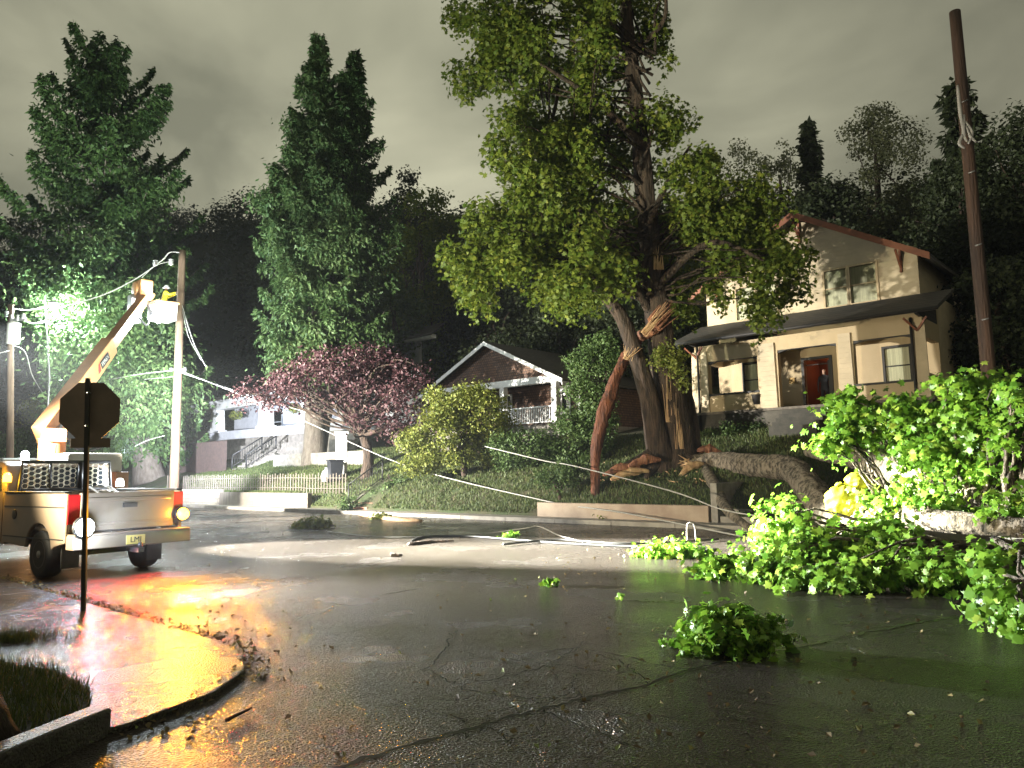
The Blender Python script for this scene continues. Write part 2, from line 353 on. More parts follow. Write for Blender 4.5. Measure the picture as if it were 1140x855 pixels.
def env_points(rng, env, n, inner=.45):
    vol = np.array([e[1][0] * e[1][1] * e[1][2] for e in env]) ** (2 / 3); vol = vol / vol.sum(); out = []
    for _ in range(n):
        e = env[rng.choice(len(env), p=vol)]; d = rand_dirs(rng, 1)[0]; r = (inner + (1 - inner) * rng.random() ** .5)
        out.append(np.array(e[0]) + d * np.array(e[1]) * r)
    return np.array(out)
def curve3(a, b, sag=0.0, n=8, jit=0.0, rng=None):
    a = np.array(a, float); b = np.array(b, float); o = []
    for i in range(n):
        f = i / (n - 1); p = a + (b - a) * f; p[2] += sag * 4 * f * (1 - f)
        if rng is not None and 0 < i < n - 1: p = p + rng.normal(size=3) * jit
        o.append(p)
    return o
def smooth_path(pts, k=4):
    pts = [np.array(p, float) for p in pts]; out = []
    for i in range(len(pts) - 1):
        p0 = pts[max(i-1, 0)]; p1 = pts[i]; p2 = pts[i+1]; p3 = pts[min(i+2, len(pts)-1)]
        for j in range(k):
            t = j / k
            out.append(.5 * ((2*p1) + (-p0+p2)*t + (2*p0-5*p1+4*p2-p3)*t*t + (-p0+3*p1-3*p2+p3)*t**3))
    out.append(pts[-1]); return out
def spath(pts, rad, k=4):
    p = smooth_path(pts, k); r = np.interp(np.linspace(0, len(pts)-1, len(p)), range(len(pts)), rad); return p, list(r)

def broad_tree(label, cat, base, height_trunk, tr, env, nclump, clump_r, per, leaf, lmat, seed, name='broadleaf_tree', bmat=None, group=None, templ=TEMPL_QUAD, limbs=14, lean=(0, 0), inner=.45):
    rng = np.random.default_rng(seed); bmat = bmat or m_bark
    t = empty(name, base, 0, label, cat, group); base = np.array(base, float)
    top = np.array([base[0] + lean[0], base[1] + lean[1], base[2] + height_trunk])
    mb = MB(); pth, rad = spath([base - [0, 0, .3], base + (top-base)*.35 + rng.normal(size=3)*[.1, .1, 0], base + (top-base)*.7 + rng.normal(size=3)*[.15, .15, 0], top], [tr*1.35, tr, tr*.7, tr*.3])
    mb.tube([p - base for p in pth], rad, 12, wob=.12, seed=seed); mb.build('trunk', bmat, t)
    cc = env_points(rng, env, nclump, inner); rr = clump_r * rng.uniform(.6, 1.35, nclump)
    lb = MB()
    for i in range(min(limbs, nclump)):
        c = cc[i]; f = rng.uniform(.35, .95); a = base + (top - base) * f
        q = curve3(a, c, rng.uniform(-.05, .12) * np.linalg.norm(c-a), 7, .04 * np.linalg.norm(c-a) * .5, rng)
        lb.tube([p - base for p in q], list(np.linspace(tr*.33*(1.1-f*.5), .02, 7)), 6, wob=.1, seed=seed+i)
    if limbs: lb.build('limbs', bmat, t)
    p, nn = clump_leaves(rng, cc, rr, per)
    leaves('crown', p - base, nn, leaf, templ, lmat, rng, t)
    return t

def spruce(label, base, height, prof, seed, lmat, density=1.0, name='spruce_tree', whorl=.75, parent=None, tr=.45, tuft=.55, droop=.25, low=.12, needle=.36, top_bare=0.0, group=None, nb0=6, nb1=5, crown_name='crown', trunk=True, off=None, sparse_top=False, long_max=1.18):
    """prof: [(f, radius)] crown radius by height fraction"""
    rng = np.random.default_rng(seed); base = np.array(base, float)
    t = parent or empty(name, base, 0, label, 'tree', group)
    org = np.array(t.location) if parent is not None else base
    off = off or [(0, 0, 0), (1, 0, 0)]
    def ofs(z_): f_ = z_ / height; return np.array([np.interp(f_, [q_[0] for q_ in off], [q_[1] for q_ in off]), np.interp(f_, [q_[0] for q_ in off], [q_[2] for q_ in off]), 0])
    mb = MB()
    if trunk:
        pth, rad = spath([base - [0, 0, .3]] + [base + ofs(height*f_) + [0, 0, height*f_] for f_ in (.06, .2, .4, .6, .8, .99)], [tr*1.6, tr*1.15, tr, tr*.8, tr*.5, tr*.3, .03])
        mb.tube([p - org for p in pth], rad, 12, wob=.1, seed=seed)
    fs = [a for a, b in prof]; rs = [b for a, b in prof]
    pts = []; dirs = []
    bb = MB(); z = height * low
    while z < height * .985:
        f = z / height; r = np.interp(f, fs, rs); nb = int(rng.integers(nb1, nb0 + 3))
        a0 = rng.random() * 6.28
        for k in range(nb):
            a = a0 + 6.283 * k / nb + rng.normal() * .22; Ln = r * (rng.uniform(.35, 1.12) if rng.random() < .8 else rng.uniform(1.05, long_max))
            if Ln < .12: continue
            upk = np.interp(f, [0, .5, .8, .93, 1], [-.30, -.15, .08, .5, 1.5]); d = np.array([math.cos(a), math.sin(a), 0])
            q = []
            for j in range(8):
                g = j / 7; q.append(base + ofs(z) + [0, 0, z] + d * Ln * g + np.array([0, 0, Ln * (upk * g - droop * math.sin(g * 2.6) + .22 * g ** 3)]))
            bb.tube([p - org for p in q], list(np.linspace(.06 + .012 * Ln, .012, 8)), 4, cap=False)
            m_ = int((40 + Ln * 80) * density); g = np.sqrt(rng.random(m_)) if Ln > 1 else rng.random(m_)
            ncu = max(3, int(Ln / .42)); gq = (np.floor(g * ncu) + .5) / ncu; g = np.clip(.1 + .9 * (gq + rng.normal(size=m_) * .10 / ncu * 2.2), .05, 1)
            cuh = rng.uniform(.35, 1.25, ncu + 2)[np.clip((g * ncu).astype(int), 0, ncu)]
            ii = np.clip(g * 7, 0, 6.999); i0 = ii.astype(int); qa = np.array(q); p = qa[i0] + (qa[i0+1] - qa[i0]) * (ii - i0)[:, None]
            side = np.array([-math.sin(a), math.cos(a), 0]); wdt = (.12 + .22 * Ln * (1 - g) * g * 2.2)
            sd = rng.normal(size=m_) * wdt; tf_ = np.interp(f, [.5, .66], [1, .6]) if sparse_top else 1.0; wdt = wdt * (np.interp(f, [.5, .66], [1, .5]) if sparse_top else 1.0); hang = rng.random(m_) ** 1.3 * tuft * tf_ * cuh * (.5 + .8 * (1 - abs(g - .6)))
            p = p + side * sd[:, None] + np.array([0, 0, -1]) * (hang * (1 - .25 * f))[:, None]
            pts.append(p); dirs.append(d[None] * .35 + side * np.sign(sd)[:, None] * .25 + np.array([0, 0, -1]) * .8 + rng.normal(size=(m_, 3)) * .35)
        z += whorl * rng.uniform(.7, 1.25) * (np.interp(f, [0, 1], [1.05, .62]) if not sparse_top else np.interp(f, [0, .5, .62, .9, 1], [1.25, 1.2, 1.35, 1.05, .5]))
    if trunk: mb.build('trunk', m_bark_spruce, t)
    bb.build('branches', m_bark_spruce, t)
    p = np.concatenate(pts); dd = np.concatenate(dirs); dd /= np.linalg.norm(dd, axis=1)[:, None]
    leaves(crown_name, p - org, rng.normal(size=p.shape) + np.array([0, -.4, .3]), needle, TEMPL_NEEDLE, lmat, rng, t, long_axis=dd)
    return t

# ================================================================== THE SETTING
mb = MB(); mb.add([(-400, -60, 0), (400, -60, 0), (400, 400, 0), (-400, 400, 0)], [(0, 1, 2, 3)])
tag(mb.build('road', m_road), kind='structure')
# lawns and the bank (one terrain sheet beyond the pavement)
def sheet(name, svals, tvals, m, hf, smooth=True):
    SS, TT = np.meshgrid(svals, tvals, indexing='ij'); X = K0[0] + U[0]*TT + NN[0]*SS; Y = K0[1] + U[1]*TT + NN[1]*SS
    Z = hf(X, Y, SS, TT); ns, ntt = SS.shape
    v = np.stack([X, Y, Z], -1).reshape(-1, 3); f = []
    for i in range(ns-1):
        for j in range(ntt-1): f.append((i*ntt+j, (i+1)*ntt+j, (i+1)*ntt+j+1, i*ntt+j+1)[::-1])
    me = bpy.data.meshes.new(name); me.from_pydata(v.tolist(), [], f); me.materials.append(m); me.polygons.foreach_set('use_smooth', [smooth]*len(f)); me.update()
    return tag(link(name, me), kind='structure')
sv = np.concatenate([[1.9, 1.94, 1.98, 2.02, 2.06, 2.12, 2.2], np.arange(2.4, 16, .3), np.arange(16.5, 34.1, 1.5)])
tv = np.concatenate([np.arange(-60, -6, 3), np.arange(-6, 1.8, .4), np.arange(1.8, 10, .1), np.arange(10, 48, .4), np.arange(48, 200, 3)])
sheet('lawn', sv, tv, m_grass_ground, lambda X, Y, s_, t_: np.where(s_ < 1.95, .02, H(X, Y)))
def hillz(X, Y, s_, t_):
    # the ridge line seen by bearing; the slope climbs to it from the back of the gardens
    px = CX + FPX * X / np.maximum(Y, 20)
    yt = np.interp(px, [-600, -200, 0, 150, 215, 260, 350, 480, 620, 800, 1000, 1400], [285, 272, 275, 250, 264, 240, 246, 278, 290, 300, 296, 280])
    top_ = 1.65 + Y * (526 - .016 * (px - 570) - yt) / FPX
    f_ = np.clip((s_ - 33) / 26, 0, 1); f_ = f_ * f_ * (3 - 2 * f_)
    return H(X, Y) * 0 + 8.3 + (np.maximum(top_, 12) - 8.3) * f_ + 1.2 * vnoise(X, Y, .12)
svh = np.concatenate([[33.0], np.arange(34, 60, 3), np.arange(60, 120, 8)])
sheet('hill', svh, np.arange(-60, 330, 6), m_hill, hillz)
# far pavement, kerb
sheet('far_pavement', np.array([1.05, 1.9, 1.93]), np.arange(-40, 121, 3.), m_conc, lambda X, Y, s_, t_: np.full_like(X, .125), False)
kb = MB()
for i in range(70):
    t0 = -30 + i * 2.2; a = ST(.9, t0 + .01); b = ST(.9, t0 + 2.19); c = ST(1.05, t0 + 2.19); d = ST(1.05, t0 + .01)
    h = .13 + .004 * math.sin(i * 3.1)
    kb.add([(*a[:2], -.05), (*b[:2], -.05), (*c[:2], -.05), (*d[:2], -.05), (*a[:2], h), (*b[:2], h), (*c[:2], h), (*d[:2], h)],
           [(4, 7, 6, 5), (0, 4, 5, 1), (1, 5, 6, 2), (2, 6, 7, 3), (3, 7, 4, 0)])
tag(kb.build('kerb', m_conc), kind='structure')
# near pavement corner, with slab joints
cor = [ST(-14.62, 90)[:2], ST(-14.6, -.9)[:2], ST(-14.72, -1.6)[:2], ST(-15.0, -2.15)[:2], ST(-15.5, -2.6)[:2], ST(-16.2, -2.85)[:2], ST(-30, -3.4)[:2], ST(-30, 90)[:2]]
pb = MB(); pb.prism([tuple(c) for c in cor], 'z', -.02, .045)
pb.build('near_pavement', m_road, bevel=.015); tag(bpy.data.objects['near_pavement'], kind='structure')
jb = MB()
def strip(mbx, a, b, wd, z=.0495):
    a = np.array(a, float)[:2]; b = np.array(b, float)[:2]; d = b - a; d /= np.linalg.norm(d); q = np.array([-d[1], d[0]]) * wd / 2
    mbx.add([(*(a-q), z), (*(b-q), z), (*(b+q), z), (*(a+q), z)], [(0, 1, 2, 3)])
for k in range(14): strip(jb, ST(-14.7, 1.2 + k*1.6), ST(-16.6, 1.2 + k*1.6), .018)
strip(jb, ST(-16.3, -2.2), ST(-16.3, 24), .02, .0497)
tag(jb.build('pavement_joints', m_tar), kind='structure')
# tar seam and long cracks across the foreground
seam = [G(*p) for p in [(365, 858), (430, 838), (520, 812), (600, 790), (660, 776), (720, 762), (770, 745), (850, 727), (930, 712), (1000, 697), (1060, 688), (1120, 684)]]
def ribbon(mbx, pts, wd, z, seed=0, k=6, jag=1.0):
    rg = random.Random(seed); pts = smooth_path(pts, k); vs = []
    for i, p in enumerate(pts):
        d = pts[min(i+1, len(pts)-1)] - pts[max(i-1, 0)]; d = d[:2] / (np.linalg.norm(d[:2]) + 1e-9); q = np.array([-d[1], d[0]]) * wd * rg.uniform(.35, 1.2) / 2
        j = np.array([rg.gauss(0, wd*.3), rg.gauss(0, wd*.3)]) * jag; vs += [(*(p[:2]-q+j), z), (*(p[:2]+q+j), z)]
    mbx.add(vs, [(2*i, 2*i+2, 2*i+3, 2*i+1) for i in range(len(pts)-1)])
sm = MB(); ribbon(sm, seam, .05, .004, 1, 8); tag(sm.build('tar_seam', m_tar), kind='structure')
ck = MB()
cracks = [[(520, 690), (500, 712), (478, 748)], [(478, 748), (530, 770), (600, 778), (662, 776)], [(560, 738), (640, 722), (740, 742), (770, 745)], [(600, 790), (650, 812), (700, 830)],
          [(640, 722), (600, 745), (520, 762)], [(720, 762), (700, 742), (660, 728)], [(1000, 770), (1010, 800), (1030, 840)], [(1000, 697), (960, 700), (930, 712)], [(850, 800), (900, 812), (960, 815), (1010, 800)],
          [(560, 800), (640, 792), (760, 800), (850, 800)], [(330, 690), (400, 668), (470, 655)], [(960, 715), (1010, 705), (1080, 695)]]
rc_ = random.Random(12)
for i, c in enumerate(cracks):
    ribbon(ck, [G(*p) for p in c], .013, .0045, i + 3, 14, 5.5)
for i in range(26):
    px, py = rc_.uniform(380, 1000), rc_.uniform(690, 845); a_ = rc_.uniform(-.5, .5) + (math.pi/2 if rc_.random() < .3 else 0); q = [(px, py)]
    for k_ in range(3): a_ += rc_.uniform(-.7, .7); q.append((q[-1][0] + math.cos(a_) * rc_.uniform(18, 50), q[-1][1] + math.sin(a_) * rc_.uniform(6, 18)))
    ribbon(ck, [G(*p) for p in q], .009, .0043, i + 50, 12, 6.0)
tag(ck.build('road_cracks', m_tar), kind='structure')
# broken edge with mud along the near pavement corner
rng = np.random.default_rng(5)

# leaf litter and small debris (stuff)
pts = []
for (px0, px1, py0, py1, n) in [(280, 900, 580, 600, 600), (160, 330, 600, 760, 130), (200, 620, 620, 800, 50), (250, 300, 725, 760, 90), (130, 240, 780, 830, 60), (560, 1100, 640, 850, 260), (330, 800, 640, 850, 50), (600, 900, 590, 640, 240), (380, 500, 565, 585, 260)]:
    for _ in range(n):
        g = G(rng.uniform(px0, px1), rng.uniform(py0, py1)); pts.append((g[0], g[1], .012))
for _ in range(650):                                                     # debris caught along the near kerb line
    t_ = rng.uniform(-2.6, 7); s_ = -14.5 + rng.normal() * .06 - max(0, -t_ - .9) ** 2 * .42; q = ST(s_, t_); pts.append((q[0], q[1], rng.uniform(.01, .05)))
pts = np.array(pts); nn_ = rng.normal(size=pts.shape) * .5 + np.array([0, 0, 1])
o = leaves('leaf_litter', pts, nn_, .05, TEMPL_QUAD * np.array([1, 1, 1.5]), lf_litter, rng); tag(o, 'scattered wet leaf litter along the kerb and over the road', 'leaf litter', kind='stuff')

# grass blades on the far bank, and the near patch (stuff)
def blades(name, xy, z, h, wd, rng, m=lf_blade):
    n = len(xy); a = rng.random(n) * 6.283; dx = np.cos(a) * wd; dy = np.sin(a) * wd; ln = rng.normal(size=(n, 2)) * h * .35; hh = h * rng.uniform(.5, 1.3, n)
    V = np.zeros((n, 3, 3)); V[:, 0] = np.stack([xy[:, 0]-dx, xy[:, 1]-dy, z], 1); V[:, 1] = np.stack([xy[:, 0]+dx, xy[:, 1]+dy, z], 1); V[:, 2] = np.stack([xy[:, 0]+ln[:, 0], xy[:, 1]+ln[:, 1], z+hh], 1)
    return arrmesh(name, V, 3, m)
n = 90000; s_ = 2.0 + 9.5 * rng.random(n) ** 1.25; t_ = rng.uniform(-2, 42, n)
keep = ~((s_ > 1.9) & (s_ < 3.7) & (abs(t_ - 19.4) < .9)); keep &= (vnoise(s_*3, t_*2, 1.0, 3) > -.75); s_ = s_[keep]; t_ = t_[keep]
xy = K0 + np.outer(t_, U) + np.outer(s_, NN); o = blades('lawn_grass', xy, H(xy[:, 0], xy[:, 1]) - .01, .13, .022, rng); tag(o, 'short grass growing on the sloping front lawns', 'grass', kind='stuff')
# near grass patch inside the corner kerb
pa = [G(0, 742, .05), G(60, 750, .05), G(100, 772, .05), G(100, 792, .05), G(60, 812, .05), G(0, 835, .05), G(-160, 880, .05), G(-300, 742, .05)]
sb = MB(); sb.prism([tuple(p[:2]) for p in pa], 'z', .03, .085); o = sb.build('verge_soil', mat('verge_soil', (.03, .03, .015), (.05, .04, .02), .9, 6, .8)); tag(o, kind='structure')
tri = []
pxy = []
from mathutils.geometry import intersect_point_line
def inpoly(x, y, poly):
    c = False; j = len(poly) - 1
    for i in range(len(poly)):
        if (poly[i][1] > y) != (poly[j][1] > y) and x < (poly[j][0]-poly[i][0])*(y-poly[i][1])/(poly[j][1]-poly[i][1]+1e-12)+poly[i][0]: c = not c
        j = i
    return c
mnx = min(p[0] for p in pa); mxx = max(p[0] for p in pa); mny = min(p[1] for p in pa); mxy = max(p[1] for p in pa)
while len(pxy) < 7000:
    x = rng.uniform(mnx, mxx); y = rng.uniform(mny, mxy)
    if inpoly(x, y, pa): pxy.append((x, y))
pxy = np.array(pxy); o = blades('verge_grass', pxy, np.full(len(pxy), .08), .1, .0045, rng); tag(o, 'tufty grass behind the near corner kerb stone', 'grass', kind='stuff')
g2 = G(8, 712, .05); o = blades('edge_grass', g2[:2] + rng.normal(size=(900, 2)) * [.25, .12], np.full(900, .05), .09, .005, rng); tag(o, 'small grass tuft at the far left edge of the wet pavement', 'grass', kind='stuff')
# near kerb stone
ka, kc = G(-40, 862, .1), G(112, 795, .12); d = (kc - ka)[:2]; Lk = np.linalg.norm(d); an = math.atan2(d[1], d[0])
k = MB(); k.box(-3, Lk, -.09, .09, -.02, .17); o = k.build('kerb_stone', mat('wet_kerb_stone', (.12, .11, .10), (.05, .045, .04), .4, 6, 1.0, 60, bdist=.03), bevel=.02); o.location = (ka[0], ka[1], 0); o.rotation_euler = (0, 0, an); tag(o, 'long wet kerb stone edging the grass in the bottom left corner', 'kerb stone')

# ================================================================== UTILITY POLES
def upole(label, base, top, r0, r1, name='utility_pole'):
    base = np.array(base, float); top = np.array(top, float); t = empty(name, base, 0, label, 'utility pole', 'wooden utility poles')
    p, r = spath([np.array([0, 0, -.3]), (top-base)*.5, top-base], [r0, (r0+r1)/2, r1], 6); MB().tube(p, r, 14, wob=.03, seed=3).build('pole', m_pole, t)
    return t, base, top
pb_ = P(193, 560, 45.0); pb_[2] = .1; pt_ = P(203, 279, 45.0)
t1, b1, tp1 = upole('tall bare wooden utility pole beside the raised bucket', pb_, pt_, .28, .2)
def onp(base, top, f): return (top - base) * f
# hardware on it
h = MB()
q = onp(b1, tp1, .52); h.box(q[0]-.35, q[0]+.35, q[1]-.05, q[1]+.05, q[2]-.06, q[2]+.06); h.lathe([(.09, -.12), (.11, 0), (.08, .14)], (q[0]+.42, q[1], q[2]), 10); h.lathe([(.09, -.12), (.11, 0), (.08, .14)], (q[0]-.42, q[1], q[2]), 10)
h.build('cable_bracket', m_metal, t1)
def insul(parent, loc, s=1.0, name='insulator'):
    mb = MB(); prof = [(.03, -.2)]
    for k_ in range(4): prof += [(.05*s, -.15+k_*.09), (.11*s, -.12+k_*.09), (.05*s, -.09+k_*.09)]
    prof += [(.03, .24)]
    mb.lathe(prof, loc, 10); return mb.build(name, m_fibre, parent)
for px, py in [(173, 293), (190.5, 292)]: insul(t1, P(px, py, 44.6) - b1, 1.5)
pb_ = P(12, 548, 46); pb_[2] = .1
t2, b2, tp2 = upole('distant utility pole at the left edge carrying a transformer', pb_, P(12, 339, 46.0), .21, .17)
q = P(15, 371, 45.5) - b2; mb = MB(); mb.lathe([(.1, -.68), (.34, -.65), (.37, -.58), (.37, .54), (.40, .58), (.29, .68), (.1, .72)], q, 18); tr = mb.build('transformer', m_fibre, t2)
for dx in (-.28, .28): insul(t2, q + np.array([dx*.7, 0, .95]), .9)
mb = MB(); q = P(18, 356, 45.7) - b2; mb.box(q[0]-.4, q[0]+.6, q[1]-.06, q[1]+.06, q[2]-.07, q[2]+.07); mb.build('crossarm', m_metal, t2)
insul(t2, P(26, 353, 45.7) - b2, 1.3); insul(t2, P(7, 350, 45.7) - b2, 1.3)
pb_ = P(1118, 600, 17.3); pb_[2] = .05
t3, b3, tp3 = upole('leaning utility pole with torn cables rising behind the fallen branches', pb_, P(1063, 13, 17.3), .165, .125)
bpy.data.objects[t3.children[0].name].data.materials[0] = mat('dark_weathered_pole', (.10, .055, .035), (.03, .02, .016), .85, 4, .9, 24, (1, 1, .08), bdist=.05)
rg = random.Random(8); mb = MB()
for k_, (pp) in enumerate([[(1066, 95), (1069, 125), (1073, 150)], [(1073, 128), (1073, 150), (1077, 158)], [(1075, 140), (1080, 152), (1087, 158)], [(1072, 150), (1068, 160), (1074, 165)], [(1074, 135), (1082, 148), (1078, 160)]]):
    p, r = spath([P(a, b, 17.02) - b3 for a, b in pp], [.03, .045, .02]); mb.tube(p, r, 6)
mb.build('torn_cable_end', m_cable, t3)
for k_ in range(5):
    f = .25 + .14 * k_; q = onp(b3, tp3, f); MB().tube([q + [-.12, -.12, 0], q + [-.02, -.22, .02]], .02, 5).build('climbing_step', m_metal, t3)

# ------------------------------------------------------------------ cables
def cable(label, pts, r=.03, m=None, cat='cable', name='cable', k=6):
    p = smooth_path([np.array(q, float) for q in pts], k); o0 = p[0]; mb = MB(); mb.tube([a - o0 for a in p], r, 6); o = mb.build(name, m or m_cable); o.location = o0.tolist()
    return tag(o, label, cat, 'downed and hanging cables')
A1 = b1 + onp(b1, tp1, .52)
cable('thick pale cable falling from the bare pole across the lawns to the road', [A1, P(330, 465, 41), P(448, 517, 34), P(600, 556, 27), P(660, 566, 24.5), P(700, 572, 23), P(835, 599, 18.3)], .022)
cable('upper sagging cable from the bare pole to the ground beside the broken trunk', [A1 + [.1, 0, -.15], P(280, 441, 43), P(372, 467, 40), P(443, 481, 36)], .026)
cable('pale cable slanting over the bank in front of the broken tree', [P(540, 497, 30), P(606, 513, 27.5), P(640, 519, 25), P(745, 546, 21), P(800, 566, 19.5), P(840, 574, 18.5)], .02)
cable('bright conductor rising from the spruce to the top of the bare pole', [P(50, 346, 48), P(110, 330, 47), P(150, 311, 47), P(180, 290, 45.5), P(189, 281, 45), tp1 + [0, 0, -.15]], .04)
cable('short jumper wire under the top conductor by the bucket', [P(158, 309, 46.5), P(173, 296, 45.5), P(189, 291, 45)], .022)
cable('two step service wire hanging left of the bare pole', [A1, P(160, 416, 47), P(130, 421, 50), P(80, 431, 56)], .03)
cable('low service wire crossing behind the stop sign', [A1 + [0, 0, -.4], P(165, 422, 49), P(120, 426, 56)], .022)
cable('loose guy wire dropping right of the bare pole', [P(203, 340, 44.8), P(209, 362, 44.5), P(217, 385, 44.3), P(229, 408, 44)], .025)
cable('thin loose wire beside the guy wire', [P(203, 345, 44.8), P(210, 375, 44.5), P(224, 401, 44.3)], .014)
cable('upper wire between the transformer pole and the spruce', [P(12, 343, 46), P(30, 345, 47), P(55, 341, 48)], .03)
cable('lower wire between the transformer pole and the spruce', [P(26, 357, 45.8), P(38, 360, 47), P(55, 358, 48)], .03)
cable('loose wire hanging from the transformer pole towards the lit roof', [P(14, 384, 46), P(28, 392, 47), P(36, 418, 49), P(48, 438, 52)], .03)
cable('wire leaving the transformer pole at the left edge', [P(12, 390, 46), P(0, 393, 45), P(-30, 402, 43)], .03)
cable('black cable lying along the far gutter', [G(455, 606, .03), G(470, 598, .03), G(520, 597, .03), G(600, 603, .03), G(650, 606, .03), G(720, 609, .03), G(800, 612, .03)], .03, m_cable_dark)
cable('white cable end curling on the road beside the gutter', [G(365, 592, .03), G(430, 598, .03), G(500, 596, .03), G(540, 594, .03), P(585, 588, 20.5), P(600, 586, 20.5), G(625, 597, .03), G(655, 604, .03)], .015)
cable('second black cable twisted over the first below the retaining wall', [G(560, 606, .05), G(620, 601, .05), G(690, 605, .05), G(760, 603, .05), G(800, 600, .05)], .026, m_cable_dark)
cable('bent wire hoop standing on the road below the retaining wall', [G(765, 602, .0), P(765, 585, 17.9), P(769, 582, 17.9), P(773, 586, 17.9), G(775, 603, .0)], .016)
cable('taut line across the picket fence into the spruce', [P(150, 497, 47), P(165, 490, 47), P(183, 485, 46)], .02)
for i, (lab, pts_) in enumerate([('bark covered stick lying in the road before the cable', [(455, 606), (480, 603), (505, 602)]), ('pale split board lying along the kerb by the steps', [(400, 573), (440, 579), (470, 580)]),
                                 ('broken twig with side shoots beside the gutter', [(715, 604), (735, 607), (765, 607)]), ('dark twig lying near the strip of light', [(435, 618), (448, 618)]),
                                 ('small dark stick in the foreground of the orange glow', [(252, 802), (268, 794), (280, 788)])]):
    p = [G(a, b, .03) for a, b in pts_]; p, r = spath(p, list(np.linspace(.05, .02, len(p))) if i != 1 else [.03, .12, .05][:len(p)]); o0 = p[0].copy()
    if i == 4: r = [x * .3 for x in r]
    mb = MB(); mb.tube([a - o0 for a in p], r, 6, wob=.3, seed=i); o = mb.build('broken_stick', m_torn_pale if i == 1 else m_bark); o.location = o0.tolist(); tag(o, lab, 'stick', 'broken sticks on the road')

# ================================================================== STOP SIGN (seen from behind)
sg = empty('stop_sign', G(93, 684, 0), R(10), 'stop sign seen from behind on a leaning square post at the pavement corner', 'road sign')
bz = G(93, 684, 0); top = P(98.5, 421, bz[1]); lean = (top - bz)
mb = MB(); mb.tube([(0, 0, -.1), (lean[0]*.5, lean[1]*.5, lean[2]*.5), tuple(lean)], [.036, .034, .034], 4, smooth=False); mb.build('post', m_steel_dark, sg)
c = P(98.5, 456.5, bz[1]) - bz + np.array([0, .06, 0]); rr = .385
oc = [(c[0] + rr*math.cos(R(22.5+45*k_)), c[2] + rr*math.sin(R(22.5+45*k_))) for k_ in range(8)]
mb = MB(); mb.prism(oc, 'y', c[1], c[1]+.006); pn = mb.build('sign_panel', m_sign, sg)
rr2 = rr - .004; oc2 = [(c[0] + rr2*math.cos(R(22.5+45*k_)), c[2] + rr2*math.sin(R(22.5+45*k_))) for k_ in range(8)]
mb = MB(); mb.prism(oc2, 'y', c[1]+.008, c[1]+.010); mb.build('sign_face', mat('red_sign_face', (.45, .01, .01), None, .4), sg)
text('lettering', 'STOP', .3, m_white, sg, Matrix.Translation((c[0], c[1]+.012, c[2])) @ Matrix.Rotation(R(180), 4, 'Z') @ Matrix.Rotation(R(90), 4, 'X'))
c = P(98.8, 493, bz[1]) - bz + np.array([0, .06, 0]); mb = MB(); mb.box(c[0]-.235, c[0]+.235, c[1], c[1]+.006, c[2]-.06, c[2]+.06); mb.build('plaque', m_sign, sg, bevel=.002)
for z_ in (.22, -.2):
    mb = MB(); mb.lathe([(.014, -.1), (.014, .005)], (P(98.5, 456.5, bz[1]) - bz + np.array([0, .06, z_])), 8, 'y'); mb.build('bolt', m_metal, sg)

# ================================================================== PICKUP
def lamp(name, parent, loc, color, power, typ='POINT', aim=None, size=R(120), blend=.5, rad=.05, loc_world=True):
    ld = bpy.data.lights.new(name, typ); ld.color = color; ld.energy = power; ld.shadow_soft_size = rad
    if typ == 'SPOT': ld.spot_size = size; ld.spot_blend = blend
    lo = bpy.data.objects.new(name, ld); col.objects.link(lo); lo.location = [float(x) for x in loc]
    if aim is not None: lo.rotation_euler = (Vector([float(x) for x in aim]) - Vector(lo.location)).to_track_quat('-Z', 'Y').to_euler()
    return lo
hd = np.array([-.81, .586]); ang = math.atan2(hd[1], hd[0])
Lw = np.array([-7.95, 13.0]); lat = np.array([-hd[1], hd[0]])      # lat = truck's left (towards camera-left/near kerb)
org = Lw - lat * .85 + hd * .22
tk = empty('pickup_truck', (org[0], org[1], 0), ang, 'tan pickup truck parked at the kerb with its tailgate towards us and work lamps burning', 'pickup truck')
m_truckin = m_black
# side panels (x forward, y left, z up); wheel centre at x=0
def arc(cx_, cz, r, a0, a1, n_=10): return [(cx_ + r*math.cos(R(a0+(a1-a0)*i/n_)), cz + r*math.sin(R(a0+(a1-a0)*i/n_))) for i in range(n_+1)]
WR = .40
side = [(-1.2, .62), (-1.2, 1.42), (1.22, 1.42), (1.22, .55)] + [(.3, .5)] + arc(-.22, .42, .5, 8, 172)[0:] + [(-.82, .55)]
body = MB()
for sy in (1, -1):
    y0, y1 = (.93, 1.0) if sy > 0 else (-1.0, -.93)
    body.prism(side, 'y', y0, y1)
body.box(-1.13, 1.2, -.93, .93, .78, .84)                     # bed floor
body.box(1.16, 1.22, -.93, .93, .84, 1.42)
body.build('bed', m_truck, tk, bevel=.03)
rl = MB(); rl.box(-1.15, 1.2, .90, 1.02, 1.42, 1.455); rl.box(-1.15, 1.2, -1.02, -.90, 1.42, 1.455); rl.build('bed_rail', m_black, tk, bevel=.01)
tg_ = MB(); tg_.box(-1.26, -1.19, -.80, .80, .80, 1.42); tg_.box(-1.275, -1.26, -.74, .74, 1.28, 1.34); tg_.box(-1.275, -1.26, -.74, .74, .88, .93); tgo = tg_.build('tailgate', m_truck, tk, bevel=.012)
MB().box(-1.29, -1.262, -.12, .12, 1.16, 1.24).build('handle', m_black, tgo)
for sy in (1, -1):
    o = MB().box(-1.235, -1.2, .80*sy if sy > 0 else -.99, .99 if sy > 0 else -.80, .92, 1.40).build('tail_lamp', m_redlens, tk, bevel=.01)
bmp = MB(); bmp.box(-1.50, -1.24, -1.0, 1.0, .52, .74); bmp.box(-1.52, -1.22, -.98, .98, .735, .765); bo = bmp.build('rear_bumper', m_truck, tk, bevel=.03)
